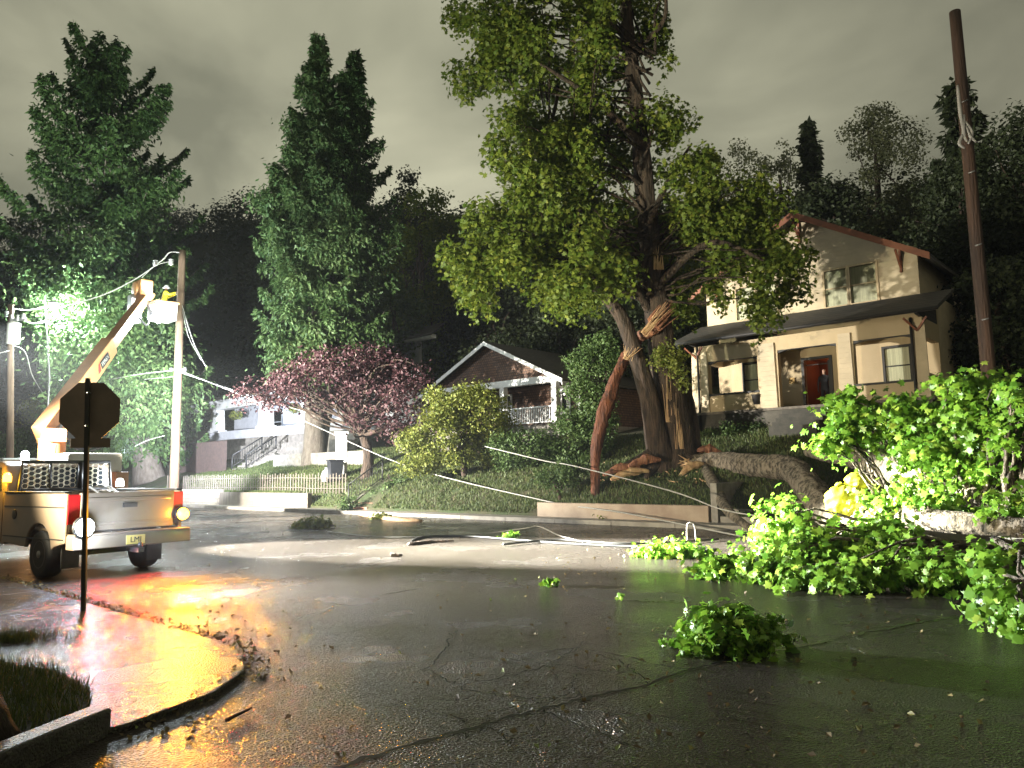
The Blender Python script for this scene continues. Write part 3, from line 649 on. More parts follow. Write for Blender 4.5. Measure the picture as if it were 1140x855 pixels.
MB().box(-1.512, -1.498, -.16, .16, .55, .70).build('number_plate', m_plate, tk, bevel=.004)
text('plate_lettering', 'LMJ', .13, m_dkcloth, tk, Matrix.Translation((-1.514, 0, .62)) @ Matrix.Rotation(R(-90), 4, 'Z') @ Matrix.Rotation(R(90), 4, 'X'))
MB().box(-1.7, -1.3, -.05, .05, .42, .5).lathe([(.03, -.02), (.045, .02), (.03, .06)], (-1.66, 0, .52), 10).build('tow_hitch', m_steel_dark, tk)
sm_ = MB()
for sy in (1, -1):
    y_ = 1.0*sy; sm_.box(-1.15, 1.2, min(y_, y_+.006*sy), max(y_, y_+.006*sy), 1.18, 1.20); sm_.box(-1.15, 1.2, min(y_, y_+.006*sy), max(y_, y_+.006*sy), .66, .68)
sm_.build('body_moulding', m_black, tk)
MB().lathe([(.001, 0), (.085, 0), (.085, .012), (.07, .016)], (.75, 1.0, 1.05), 16, 'y').build('fuel_cap', m_black, tk)
for sy in (1, -1):
    for x_, zt_ in ((2.16, 1.92), (3.45, 1.5), (1.40, 1.5)): MB().tube([(x_, .95*sy, .55), (x_, .95*sy, zt_)], .008, 4).build('door_seam', m_black, tk)
for x_ in (1.75, 2.6): MB().box(x_, x_+.16, .95, .985, 1.28, 1.32).build('door_handle', m_black, tk)
ld_ = MB(); ld_.tube([(-.9, -.3, .95), (.4, -.1, 1.5)], .03, 8); ld_.tube([(-.95, -.55, .95), (.35, -.4, 1.5)], .03, 8)
for i_ in range(7): f_ = i_/6; ld_.tube([(-.9+1.3*f_, -.3+.2*f_, .95+.55*f_), (-.95+1.3*f_, -.55+.15*f_, .95+.55*f_)], .018, 6)
lo_ = ld_.build('ladder', m_metal, None); lo_.location = (org[0], org[1], 0); lo_.rotation_euler = (0, 0, ang); tag(lo_, 'short ladder lying in the open bed of the tan pickup', 'ladder')
# cab
cabs = [(1.26, .5), (1.26, 1.42), (1.40, 1.93), (1.55, 2.0), (2.95, 2.0), (3.2, 1.93), (3.72, 1.42), (4.85, 1.30), (4.95, 1.1), (4.95, .55), (4.32, .5)] + arc(3.82, .42, .48, 10, 170) + [(3.3, .5)]
cab = MB(); cab.prism(cabs, 'y', -.95, .95); cab.build('cab', m_truck, tk, bevel=.06)
gl = MB()
for sy in (1, -1):
    y0, y1 = (.95, .962) if sy > 0 else (-.962, -.95)
    gl.prism([(1.5, 1.46), (1.55, 1.88), (2.12, 1.90), (2.12, 1.46)], 'y', y0, y1); gl.prism([(2.2, 1.46), (2.2, 1.90), (2.98, 1.88), (3.5, 1.46)], 'y', y0, y1)
gl.prism([(-.80, 1.47), (-.72, 1.86), (.72, 1.86), (.80, 1.47)], 'x', 1.29, 1.305); g_ = gl.build('side_glass', m_glass, tk)
MB().add([(1.262, -.78, 1.50), (1.262, .78, 1.50), (1.375, .72, 1.88), (1.375, -.72, 1.88)], [(0, 1, 2, 3)]).build('rear_window', m_glass, tk)
MB().add([(3.70, .80, 1.46), (3.70, -.80, 1.46), (3.24, -.72, 1.90), (3.24, .72, 1.90)], [(0, 1, 2, 3)]).build('windscreen', m_glass, tk)
# headache rack: frame, honeycomb mesh and centre post
rk = MB(); fr = [(1.1, -.82, 1.44), (1.12, -.78, 1.98), (1.12, .78, 1.98), (1.1, .82, 1.44)]; rk.tube(fr, .035, 8, smooth=False); rk.tube([(1.1, -.82, 1.46), (1.1, .82, 1.46)], .03, 8); rk.tube([(1.11, -.24, 1.46), (1.12, -.24, 1.98)], .05, 8); rk.tube([(1.11, .3, 1.46), (1.12, .3, 1.98)], .02, 8)
rko = rk.build('headache_rack', m_black, tk)
hx = MB()
for iy in range(15):
    for iz in range(5):
        y_ = -.72 + iy*.103; z_ = 1.54 + iz*.09 + (.045 if iy % 2 else 0)
        if z_ > 1.95 or (-.32 < y_ < -.16): continue
        ring = [(1.11, y_ + .056*math.cos(R(60*k_)), z_ + .052*math.sin(R(60*k_))) for k_ in range(7)]; hx.tube(ring, .007, 4, cap=False)
hx.build('mesh_grille', mat('pale_mesh', (.6, .55, .42), None, .4, metal=.3), rko)
# toolbox & clutter in bed
MB().box(.55, 1.08, -.85, .85, 1.0, 1.36).build('toolbox', m_steel_dark, tk, bevel=.02)
MB().box(2.95, 3.18, .98, 1.16, 1.44, 1.66).build('wing_mirror', m_black, tk, bevel=.03)
for (x_, sy) in ((-.22, 1), (-.22, -1), (3.82, 1), (3.82, -1)):
    y_ = .84*sy; w_ = empty('wheel', (x_, y_, WR)); w_.parent = tk
    MB().lathe([(.22, -.13), (.33, -.135), (.385, -.12), (.4, -.08), (.4, .08), (.385, .12), (.33, .135), (.22, .13)], (0, 0, 0), 28, 'y').build('tyre', m_rubber, w_)
    ys = .12*sy
    rm = MB(); rm.lathe([(.2, ys-.02*sy), (.24, ys), (.225, ys+.012*sy), (.20, ys-.03*sy), (.07, ys-.02*sy), (.06, ys+.02*sy), (.01, ys+.025*sy)], (0, 0, 0), 20, 'y'); rm.build('rim', m_metal, w_)
MB().box(-1.0, 4.5, -.45, -.35, .45, .6).box(-1.0, 4.5, .35, .45, .45, .6).box(-.32, -.12, -.8, .8, .33, .45).build('chassis', m_steel_dark, tk)
for sy in (1, -1): MB().tube([(1.4, .98*sy, .42), (3.1, .98*sy, .42)], .04, 8).build('side_step', m_metal, tk)
pieces('mud_flap', [(-.80, -.77, .72*sy-.14, .72*sy+.14, .18, .62) for sy in (1, -1)], m_rubber, tk)
def l2w(x, y, z): return np.array([org[0] + hd[0]*x + lat[0]*y, org[1] + hd[1]*x + lat[1]*y, z])
MB().tube([(3.6, -.8, 1.5), (3.55, -.8, 2.4)], .008, 5).build('antenna', m_black, tk)
MB().tube([(-1.5, .86, .74), (-1.5, .86, .86)], .02, 6).build('lamp_bracket', m_black, tk)
hz_ = MB(); hz_.tube(smooth_path([(-1.1, .2, .9), (-.6, -.2, .95), (-.1, .3, .92), (.3, -.1, 1.0), (.1, -.5, .95), (-.7, -.6, .92)], 6), .03, 6); ho_ = hz_.build('coiled_hose', m_cable_dark); ho_.location = (org[0], org[1], 0); ho_.rotation_euler = (0, 0, ang); tag(ho_, 'black hose coiled on the floor of the pickup bed', 'hose')
# lamps on the pickup
e_white = emis('cold_white_lamp', (.85, .93, 1), 25); e_amber = emis('amber_lamp', (1, .5, .03), 16); e_amber2 = emis('amber_lens', (1, .5, .02), 4)
def fixture(name, x, y, z, r, m_):
    MB().lathe([(r*1.15, -.01), (r*1.2, .03), (r*1.05, .07), (r*.6, .11)], (x, y, z), 14, 'x').build(name, m_black, tk)
    return MB().lathe([(r*.05, -.10), (r*.5, -.085), (r*.85, -.05), (r, .0)], (x-.02, y, z), 14, 'x').build(name + '_lens', m_, tk)
fixture('work_lamp', -1.54, .86, .88, .15, e_white)
fixture('beacon', -1.34, -.92, 1.0, .11, e_amber)
MB().lathe([(.07, 0), (.07, .1), (.05, .15), (.01, .17)], (1.5, .6, 2.03), 12).build('roof_lamp', e_white, tk)
MB().lathe([(.07, 0), (.07, .1), (.05, .15), (.01, .17)], (1.35, .93, 1.62), 12).build('side_beacon', e_amber, tk)
MB().lathe([(.07, 0), (.07, .08), (.05, .14), (.01, .15)], (.9, -.9, 1.50), 12).build('bed_lamp', e_white, tk)
WL = l2w(-1.74, .86, .88)
lamp('work_light', None, WL, (.92, .97, 1), 23000, 'SPOT', (6, 8.0, 3.7), R(76), 1.0, .06)
lamp('work_light_spill', None, WL + np.array([.05, -.1, 0]), (.6, .76, 1), 130, 'POINT', rad=.1)
lamp('amber_light', None, l2w(-1.56, -.92, 1.0), (1, .36, .012), 950, 'SPOT', (-3.6, 7.6, 0), R(110), 1.0, .07)
lamp('amber_spill', None, l2w(-1.56, -.94, 1.0), (1, .42, .02), 35, 'POINT', rad=.07)
lamp('side_amber_light', None, l2w(1.35, 1.12, 1.68), (1, .5, .03), 28, 'POINT', rad=.06)
lamp('roof_light', None, l2w(1.5, .6, 2.35), (.85, .93, 1), 110, 'POINT', rad=.08)
lamp('bed_light', None, l2w(.9, -1.1, 1.75), (.85, .93, 1), 130, 'POINT', rad=.08)
lamp('brake_light', None, l2w(-1.28, .5, .5), (1, .02, .015), 80, 'SPOT', l2w(-2.2, .5, -.3), R(140), .8, .06)
lamp('brake_light', None, l2w(-1.28, -.4, .5), (1, .02, .015), 120, 'SPOT', l2w(-2.2, -.4, -.3), R(140), .8, .06)

# ================================================================== BUCKET TRUCK
bt0 = P(60, 500, 31.0); ba = math.atan2(U[1], U[0])
bt = empty('bucket_truck', (bt0[0], bt0[1], 0), ba, 'bucket truck with a tan boom raised to the bare utility pole', 'bucket truck')
MB().box(-4.6, 3.2, -.4, .4, .6, .85).build('chassis', m_steel_dark, bt)
MB().box(-4.7, 2.6, -1.2, 1.2, .95, 1.15).box(-4.7, 2.4, .75, 1.2, 1.15, 1.9).box(-4.7, 2.4, -1.2, -.75, 1.15, 1.9).build('utility_body', m_boom, bt, bevel=.03)
MB().box(-4.7, -2.6, -.95, .95, 1.9, 2.6).build('storage_box', m_fibre, bt, bevel=.08)
MB().prism([(2.8, .6), (2.8, 2.5), (3.0, 2.6), (4.3, 2.6), (4.9, 1.8), (5.9, 1.65), (6.0, .6)], 'y', -1.1, 1.1).build('cab', m_fibre, bt, bevel=.06)
MB().prism([(3.0, 1.75), (3.05, 2.4), (4.2, 2.4), (4.65, 1.8)], 'y', -1.115, 1.115).build('side_window', m_glass, bt)
for x_ in (-3.2, 4.9):
    for sy in (1, -1):
        w_ = empty('wheel', (x_, 1.0*sy, .5)); w_.parent = bt
        MB().lathe([(.28, -.14), (.45, -.14), (.5, -.1), (.5, .1), (.45, .14), (.28, .14)], (0, 0, 0), 22, 'y').build('tyre', m_rubber, w_)
        MB().lathe([(.27, .1*sy), (.1, .06*sy), (.05, .12*sy)], (0, 0, 0), 16, 'y').build('rim', m_metal, w_)
bo_w = np.array([bt0[0], bt0[1], 0]); ca, sa = math.cos(-ba), math.sin(-ba)
def tol(p):
    d_ = np.array(p, float) - bo_w; return np.array([ca*d_[0]-sa*d_[1], sa*d_[0]+ca*d_[1], d_[2]])
tb = tol(P(58, 498, 31.0)); MB().lathe([(.75, -1.3), (.72, -.7), (.5, -.6), (.5, .3), (.6, .35)], tb, 18).box(tb[0]-.6, tb[0]+.9, tb[1]-.35, tb[1]+.35, tb[2]+.2, tb[2]+.75).build('turret', m_boom, bt, bevel=.02)
def beam(a, b, w0, w1, h0, h1, name, m_, cap=.0):
    a = Vector([float(v) for v in a]); b = Vector([float(v) for v in b]); d_ = (b-a).normalized(); sd = d_.cross(Vector((0, 0, 1))).normalized(); up_ = sd.cross(d_)
    vs = []
    for p_, w__, h__ in ((a, w0, h0), (b, w1, h1)):
        for i_, j_ in ((-1, -1), (1, -1), (1, 1), (-1, 1)): vs.append(p_ + sd*i_*w__/2 + up_*j_*h__/2)
    m_b = MB(); m_b.add(vs, [(0, 3, 2, 1), (4, 5, 6, 7), (0, 1, 5, 4), (1, 2, 6, 5), (2, 3, 7, 6), (3, 0, 4, 7)]); return m_b.build(name, m_, bt, bevel=.03), (a, b, d_, sd, up_)
j0 = tol(P(47, 486, 31)); jm = tol(P(122, 384, 36.5)); j1 = tol(P(160, 333, 41.5))
lb_, fr_ = beam(j0, jm, .6, .55, 1.0, .85, 'lower_boom', m_boom); ub, _ = beam(jm - .12*(jm-j0), j1, .42, .38, .62, .55, 'upper_boom', m_boom)
beam(tb + [0, 0, .3], j0 + .35*(jm-j0) - [0, 0, .25], .22, .18, .22, .18, 'lift_cylinder', m_metal)
# boom marking: red wedge, black box with white word, on the camera-facing side
a_, b_, d_, sd_, up_v = fr_
camside = tol(CAM); sgn = 1 if (Vector(camside.tolist()) - a_).dot(sd_) > 0 else -1
org_ = a_.lerp(b_, .80) + sd_ * sgn * .315
xd = d_ ; zd = up_v; nrm_ = sd_ * sgn
if xd.cross(zd).dot(nrm_) < 0: zd = -zd
Mx = Matrix((( xd.x, zd.x, nrm_.x, 0), (xd.y, zd.y, nrm_.y, 0), (xd.z, zd.z, nrm_.z, 0), (0, 0, 0, 1)))
def decal(nm, poly, m_, off=.0):
    vs = [org_ + xd*(p[0]*.68) + zd*p[1] + nrm_*(.012+off) for p in poly]; MB().add(vs, [tuple(range(len(vs)))]).build(nm, m_, lb_)
decal('marking_wedge', [(-1.35, -.2), (-.85, -.2), (-.75, .2), (-.95, .2)], mat('red_marking', (.6, .03, .02), None, .5))
decal('marking_panel', [(-.7, -.2), (.75, -.2), (.75, .2), (-.7, .2)], m_black)
Mx.translation = org_ + nrm_ * .02 + xd*.02; text('lettering', 'TEREX', .30, m_white, lb_, Mx, .002)
# boom tip: knuckle, jib frame, bucket
kn = tol(P(158, 324, 42)); MB().box(kn[0]-.7, kn[0]+.55, kn[1]-.35, kn[1]+.35, kn[2]-.6, kn[2]+.55).lathe([(.4, -.45), (.4, .45)], kn + np.array([0, 0, .1]), 14, 'y').build('boom_knuckle', m_boom, bt, bevel=.08)
kc2 = tol(P(150, 342, 42)); MB().box(kc2[0]-.3, kc2[0]+.35, kc2[1]-.3, kc2[1]+.3, kc2[2]-.9, kc2[2]+.7).build('tip_cover', m_fibre, bt, bevel=.06)
bk = tol(P(181, 344, 43)); cb_ = MB()
cb_.prism([(-.6, -.72), (.6, -.72), (.68, .28), (-.68, .28)], 'y', -.6, .6)
bko = cb_.build('bucket', m_fibre, bt, bevel=.08); bko.location = bk.tolist()
MB().box(-.74, .74, -.66, .66, .24, .34).build('bucket_rim', m_boom, bko)
ar = tol(P(172, 333, 42.3)); beam(kn, ar + np.array([0, 0, .15]), .3, .25, .3, .25, 'jib_arm', m_boom)
hs = MB()
for pp in [[(160, 330), (166, 345), (166, 356), (163, 362), (155, 354)], [(163, 335), (170, 350), (178, 345), (188, 343)], [(168, 352), (172, 342), (176, 338)]]:
    hs.tube(smooth_path([tol(P(a, b, 41.6)) for a, b in pp], 5), .06, 6)
hs.build('hydraulic_hose', m_black, bt)
MB().lathe([(.02, -.1), (.14, -.05), (.17, .06)], tol(P(176, 358, 42.1)), 12).build('bucket_lamp', e_white, bt)
MB().lathe([(.1, 0), (.1, .12), (.02, .16)], tol(P(131, 521, 29.5)), 12).build('body_lamp', e_white, bt)
lamp('bucket_light', None, P(175, 360, 40.6), (.86, .95, 1), 3800, 'POINT', rad=.3)
lamp('spruce_fill', None, P(140, 543, 41), (.9, 1, .85), 19000, 'SPOT', P(100, 220, 54), R(84), .8, .15)  # hidden spot added low behind the pickup to light the ragged spruce
lamp('boom_light', None, P(172, 516, 27.5), (1, .85, .62), 1500, 'SPOT', P(110, 390, 35), R(60), .8, .1)
lamp('bucket_top_light', None, P(184, 334, 41.0), (.95, 1, .95), 300, 'POINT', rad=.2)
lamp('bucket_truck_light', None, P(133, 514, 28.6), (.86, 1, .9), 105000, 'SPOT', P(335, 250, 46), R(120), .7, .12)

# ================================================================== PEOPLE
def person(name, label, loc, rz, J, cloth, group=None):
    """J: dict joint->(pos, radius); one skinned body"""
    order = list(J.keys()); edges = [('pelvis', 'waist'), ('waist', 'chest'), ('chest', 'neck'), ('neck', 'jaw'), ('jaw', 'head'), ('head', 'crown')]
    for s in 'LR': edges += [('chest', 'shoulder'+s), ('shoulder'+s, 'elbow'+s), ('elbow'+s, 'wrist'+s), ('wrist'+s, 'palm'+s), ('palm'+s, 'finger'+s), ('palm'+s, 'thumb'+s), ('pelvis', 'hip'+s), ('hip'+s, 'knee'+s), ('knee'+s, 'ankle'+s), ('ankle'+s, 'toe'+s)]
    me = bpy.data.meshes.new(name); me.from_pydata([J[k_][0] for k_ in order], [(order.index(a), order.index(b)) for a, b in edges], [])
    o = bpy.data.objects.new('tmp', me); col.objects.link(o); sk = o.modifiers.new('s', 'SKIN'); ss = o.modifiers.new('u', 'SUBSURF'); ss.levels = 2; ss.render_levels = 2
    for i_, k_ in enumerate(order):
        r_ = J[k_][1]; me.skin_vertices[0].data[i_].radius = r_ if hasattr(r_, '__len__') else (r_, r_)
    me.skin_vertices[0].data[order.index('pelvis')].use_root = True
    dg = bpy.context.evaluated_depsgraph_get(); m2 = bpy.data.meshes.new_from_object(o.evaluated_get(dg)); bpy.data.objects.remove(o)
    m2.name = name
    for mm_ in cloth['mats']: m2.materials.append(mm_)
    for pl in m2.polygons: pl.use_smooth = True; pl.material_index = cloth['fn'](pl.center)
    b_ = link(name, m2); b_.location = [float(v) for v in loc]; b_.rotation_euler = (0, 0, rz); return tag(b_, label, 'person', group)
def standJ(armL, armR, lean=0.0):
    J = {'pelvis': ((0, 0, .95), (.15, .11)), 'waist': ((0, lean*.3, 1.12), (.14, .10)), 'chest': ((0, lean*.8, 1.36), (.18, .12)), 'neck': ((0, lean, 1.50), .06), 'jaw': ((0, lean-.01, 1.58), .075), 'head': ((0, lean-.005, 1.67), .098), 'crown': ((0, lean, 1.75), .07)}
    for s, sx_, ar_ in (('L', -1, armL), ('R', 1, armR)):
        J['shoulder'+s] = ((.19*sx_, lean*.8, 1.42), .065); J['elbow'+s] = (ar_[0], .045); J['wrist'+s] = (ar_[1], .03)
        w_ = np.array(ar_[1]); d_ = w_ - np.array(ar_[0]); d_ /= np.linalg.norm(d_)
        J['palm'+s] = (tuple(w_+d_*.07), (.04, .022)); J['finger'+s] = (tuple(w_+d_*.16), .016); J['thumb'+s] = (tuple(w_+d_*.09+np.array([-.05*sx_, 0, .02])), .014)
        J['hip'+s] = ((.1*sx_, 0, .88), .095); J['knee'+s] = ((.11*sx_, -.02, .5), .062); J['ankle'+s] = ((.12*sx_, .02, .09), .042); J['toe'+s] = ((.13*sx_, -.14, .04), .04)
    return J
# lineman in the bucket, facing the pole, both arms up to the wires
bkw = P(181, 344, 43)
J = standJ(((-.30, .18, 1.22), (-.12, .46, 1.36)), ((.30, .2, 1.28), (.1, .5, 1.46)), .1)
for k_, r_ in (('waist', (.2, .16)), ('chest', (.24, .17)), ('shoulderL', .1), ('shoulderR', .1), ('elbowL', .075), ('elbowR', .075), ('wristL', .05), ('wristR', .05), ('pelvis', (.2, .16))): J[k_] = (J[k_][0], r_)
for k_ in ('toeL', 'toeR'): J[k_] = ((J[k_][0][0], .16, .04), .04)
ln_ = person('person', 'line worker in a yellow rain jacket and white helmet standing in the raised bucket', bkw + np.array([.05, 0, -.62]), R(-60), {k_: v for k_, v in J.items()},
       dict(mats=[m_jacket, m_dkcloth, m_skin], fn=lambda c: 2 if c.z > 1.54 or (c.y > .52) else (0 if c.z > .7 else 1)))
ln_.scale = (1.15, 1.15, 1.12)
MB().lathe([(.185, -.02), (.18, .0), (.135, .01), (.13, .07), (.09, .13), (.02, .155)], (0, .1, 1.69), 18).build('hard_hat', m_white, ln_)
hm = MB()
for k_ in range(3): hm.box(-.19, .19, -.02+.001*k_, .30, 1.10+k_*.0, 1.14)

# ================================================================== HOUSES
def house_frame(name, p0, label, cat='house'):
    ax = math.atan2(-U[1], -U[0]); return empty(name, (p0[0], p0[1], 0), ax, label, cat)
def wall_open(x0, x1, z0, z1, y0, y1, ops, mb=None):
    """wall in XZ with rectangular openings (ox0,ox1,oz0,oz1)"""
    mb = mb or MB(); xs = sorted({x0, x1} | {o[0] for o in ops} | {o[1] for o in ops}); zs = sorted({z0, z1} | {o[2] for o in ops} | {o[3] for o in ops})
    for i in range(len(xs)-1):
        for j in range(len(zs)-1):
            cx_, cz_ = (xs[i]+xs[i+1])/2, (zs[j]+zs[j+1])/2
            if any(o[0] < cx_ < o[1] and o[2] < cz_ < o[3] for o in ops): continue
            mb.box(xs[i], xs[i+1], y0, y1, zs[j], zs[j+1])
    return mb
def window(parent, x0, x1, z0, z1, y, fm, curtains=True, fw=.09, mid=True, gm=None, ax='y'):
    """sash window in a wall whose outer face is at y, looking towards -y"""
    f = MB()
    f.box(x0-fw, x0, y-.05, y+.08, z0-fw, z1+fw); f.box(x1, x1+fw, y-.05, y+.08, z0-fw, z1+fw); f.box(x0, x1, y-.05, y+.08, z1, z1+fw); f.box(x0, x1, y-.08, y+.08, z0-fw, z0)
    if mid: f.box(x0, x1, y-.01, y+.05, (z0+z1)/2-.025, (z0+z1)/2+.025)
    w_ = f.build('window', fm, parent)
    MB().box(x0+.002, x1-.002, y+.03, y+.04, z0+.002, z1-.002).build('pane', gm or m_glasst, w_)
    if curtains:
        c_ = MB(); nf = max(6, int((x1-x0)/.09)); vs = []; fs = []
        for i in range(nf*2+1):
            xx = x0 + (x1-x0)*i/(nf*2); yy = y + .055 + (.035 if i % 2 else 0); vs += [(xx, yy, z0+.01), (xx, yy, z1-.01)]
        for i in range(nf*2): fs.append((2*i, 2*i+2, 2*i+3, 2*i+1))
        c_.add(vs, fs, True); c_.build('curtain', m_curtain, w_)
    return w_
def clear_glass():
    m = bpy.data.materials.new('clear_pane'); m.use_nodes = True; t = m.node_tree; t.nodes.remove(t.nodes['Principled BSDF'])
    tr = t.nodes.new('ShaderNodeBsdfTransparent'); gs = t.nodes.new('ShaderNodeBsdfGlossy'); gs.inputs['Roughness'].default_value = .03; tr.inputs['Color'].default_value = (.93, .95, .93, 1)
    fr = t.nodes.new('ShaderNodeFresnel'); fr.inputs['IOR'].default_value = 1.5; mx = t.nodes.new('ShaderNodeMixShader'); t.links.new(fr.outputs[0], mx.inputs[0]); t.links.new(tr.outputs[0], mx.inputs[1]); t.links.new(gs.outputs[0], mx.inputs[2]); t.links.new(mx.outputs[0], t.nodes['Material Output'].inputs['Surface']); return m
m_glasst = clear_glass()
# ---- right house
hr = house_frame('two_storey_house', (8.07, 32.79), 'large cream two storey house with a wide front porch on the bank at right', 'house')
FZ = 4.08
fd = MB(); fd.box(-.15, 9.25, -.05, .2, 2.6, FZ-.1); fd.box(-.15, .05, .2, 10.8, 2.6, FZ-.1); fd.box(9.05, 9.25, .2, 10.8, 2.6, FZ-.1); fd.build('foundation', mat('dark_block', (.10, .09, .075), (.06, .055, .045), .85, 3, .6), hr)
MB().box(-.25, 9.35, -.2, 2.4, FZ-.1, FZ).build('porch_floor', m_wood_grey, hr)
pf = wall_open(.0, 9.1, FZ, 7.0, .0, .28, [(.62, 2.85, 4.84, 6.28), (3.72, 6.05, FZ-.01, 6.42), (6.68, 8.72, 4.74, 6.42)]); pf.build('porch_front', m_cream, hr)
pieces('porch_sill', [(.56, 2.9, -.06, .34, 4.78, 4.86), (6.62, 8.78, -.06, .34, 4.68, 4.76)], m_dark, hr)
for x0, x1, zt in ((.62, 2.85, 6.28), (3.72, 6.05, 6.42), (6.68, 8.72, 6.42)):
    ar_ = MB(); ar_.prism([(x0, zt), (x0, zt-.12), (x0+.35, zt-.02), (x1-.35, zt-.02), (x1, zt-.12), (x1, zt+.001)], 'y', .03, .25); ar_.build('opening_head', m_dark, hr)
for x0, x1 in ((-.12, .12), (.32, .6), (2.95, 3.6), (6.15, 6.6), (8.85, 9.18)):
    cl_ = MB(); cl_.prism([(x0-.04, FZ), (x1+.04, FZ), (x1, 6.75), (x0, 6.75)], 'y', -.07, .0); cl_.build('pilaster', m_cream_side, hr)
for y0 in (0.28,):
    pieces('porch_side', [(-.0, .25, .28, 2.2, FZ, 5.0), (-.0, .25, .28, 2.2, 6.3, 7.0), (8.85, 9.1, .28, 2.2, FZ, 5.0), (8.85, 9.1, .28, 2.2, 6.3, 7.0)], m_cream, hr)
MB().box(.26, 8.84, .29, 2.19, 6.72, 6.76).build('porch_ceiling', m_white, hr)
# main body front wall
wins_g = [(1.25, 2.35, 4.86, 6.3), (7.15, 8.05, 4.86, 6.3)]; door = (3.95, 5.0, FZ, 6.2)
up_w = [(1.05, 1.9, 8.35, 9.8), (2.05, 2.9, 8.35, 9.8), (5.02, 5.9, 8.32, 9.85), (6.05, 7.05, 8.32, 9.85)]
wall_open(-.0, 9.1, FZ, 8.2, 2.2, 2.4, wins_g + [door]).build('ground_floor_wall', m_cream, hr)
uw = wall_open(-.45, 8.6, 8.2, 10.15, 2.2, 2.4, up_w); uw.prism([(-.45, 10.15), (8.6, 10.15), (4.08, 12.3)], 'y', 2.2, 2.4)
uw.box(-.45, -.25, 2.4, 10.8, 7.9, 10.15); uw.box(8.4, 8.6, 2.4, 10.8, 7.9, 10.15); uw.build('upper_wall', m_cream_side, hr)
pieces('side_wall', [(.0, .2, 2.4, 10.8, FZ, 8.2), (8.9, 9.1, 2.4, 10.8, FZ, 8.2), (.2, 8.9, 10.6, 10.8, FZ, 10.15)], m_cream_side, hr)
for o_ in wins_g: window(hr, *o_, 2.2, m_dark)
for o_ in up_w: window(hr, *o_, 2.2, m_cream)
# doorway, lit hall behind
df = MB(); df.box(3.83, 3.95, 2.14, 2.3, FZ, 6.3); df.box(5.0, 5.12, 2.14, 2.3, FZ, 6.3); df.box(3.95, 5.0, 2.14, 2.3, 6.2, 6.3); do = df.build('door_frame', m_dark, hr)
MB().box(4.84, 4.98, 2.42, 2.46, FZ+.02, 6.15).box(3.95, 5.0, 2.42, 2.46, 5.98, 6.02).build('door_leaf', m_dark, do)
hall = MB(); hall.box(3.3, 3.34, 2.41, 5.6, FZ, 6.5); hall.box(5.6, 5.64, 2.41, 5.6, FZ, 6.5); hall.box(3.3, 5.64, 5.6, 5.64, FZ, 6.5); hall.box(3.3, 5.64, 2.41, 5.64, 6.5, 6.54); hall.box(3.3, 5.64, 2.41, 5.64, FZ-.04, FZ+.01); hall.build('hallway', mat('hall_plaster', (.07, .03, .02), None, .8), hr)
MB().lathe([(.34, 0), (.2, .34)], (4.75, 5.1, 5.55), 14).box(3.9, 5.1, 5.5, 5.59, 5.95, 6.1).build('hall_lamp', emis('lampshade', (1, .18, .03), 2.2), hr)
MB().box(3.28, 3.52, 2.13, 2.19, 5.25, 5.5).build('letter_box', mat('brass_box', (.4, .25, .08), None, .4, metal=.4), hr)
# roofs
def slab(mb, a, b, c_, d_, th):
    v = [Vector(p) for p in (a, b, c_, d_)]; mb.add([*v, *[p - Vector((0, 0, th)) for p in v]], [(0, 1, 2, 3), (7, 6, 5, 4), (0, 4, 5, 1), (1, 5, 6, 2), (2, 6, 7, 3), (3, 7, 4, 0)])
rf = MB(); slab(rf, (-.8, -.65, 7.2), (9.75, -.65, 7.2), (9.75, 2.19, 8.3), (-.8, 2.19, 8.3), .14); rf.prism([(-.6, 7.05), (2.19, 8.12), (2.19, 7.0), (0, 7.0)], 'x', 9.0, 9.1); rf.prism([(-.6, 7.05), (2.19, 8.12), (2.19, 7.0), (0, 7.0)], 'x', .0, .1); rf.build('porch_roof', m_shingle, hr)
gu = MB(); gu.tube([(-.85, -.72, 7.12), (9.8, -.72, 7.12)], .06, 8); gu.build('gutter', m_dark, hr)
mr_ = MB(); ez, az = 10.0, 12.52
slab(mr_, (-1.0, 1.5, ez-.35), (4.08, 1.5, az), (4.08, 11.4, az), (-1.0, 11.4, ez-.35), .12); slab(mr_, (4.08, 1.5, az), (9.2, 1.5, ez-.35), (9.2, 11.4, ez-.35), (4.08, 11.4, az), .12); mr_.build('main_roof', m_shingle, hr)
fa = MB(); slab(fa, (-1.0, 1.44, ez-.32), (4.08, 1.44, az+.03), (4.08, 1.495, az+.03), (-1.0, 1.495, ez-.32), .28); slab(fa, (4.08, 1.44, az+.03), (9.2, 1.44, ez-.32), (9.2, 1.495, ez-.32), (4.08, 1.495, az+.03), .28); fa.build('fascia', m_redtrim, hr)
for x_, z_ in ((4.08, 12.2), (.2, 10.15), (8.0, 10.15)):
    br = MB(); br.tube([(x_, 2.19, z_-.75), (x_, 1.55, z_-.1)], .06, 4, smooth=False); br.tube([(x_, 2.15, z_-.9), (x_, 2.15, z_)], .06, 4, smooth=False); br.build('eave_bracket', m_redtrim, hr)
for x_ in (0.12, 8.95):
    br = MB(); br.tube([(x_, -.1, 6.5), (x_-.35, -.45, 6.95)], .05, 4, smooth=False); br.tube([(x_, -.1, 6.5), (x_+.35, -.2, 6.95)], .05, 4, smooth=False); br.build('porch_brace', m_redtrim, hr)
for x_ in (.2, 8.75): MB().tube([(x_, -.12, 7.0), (x_, -.12, 2.9)], .05, 8).build('downpipe', m_dark, hr)
pp = MB(); pp.lathe([(.13, 0), (.2, .36), (.23, .40)], (2.75, -.02, 4.28), 14); pp.build('wall_planter', m_dark, hr)
hd_d = -U
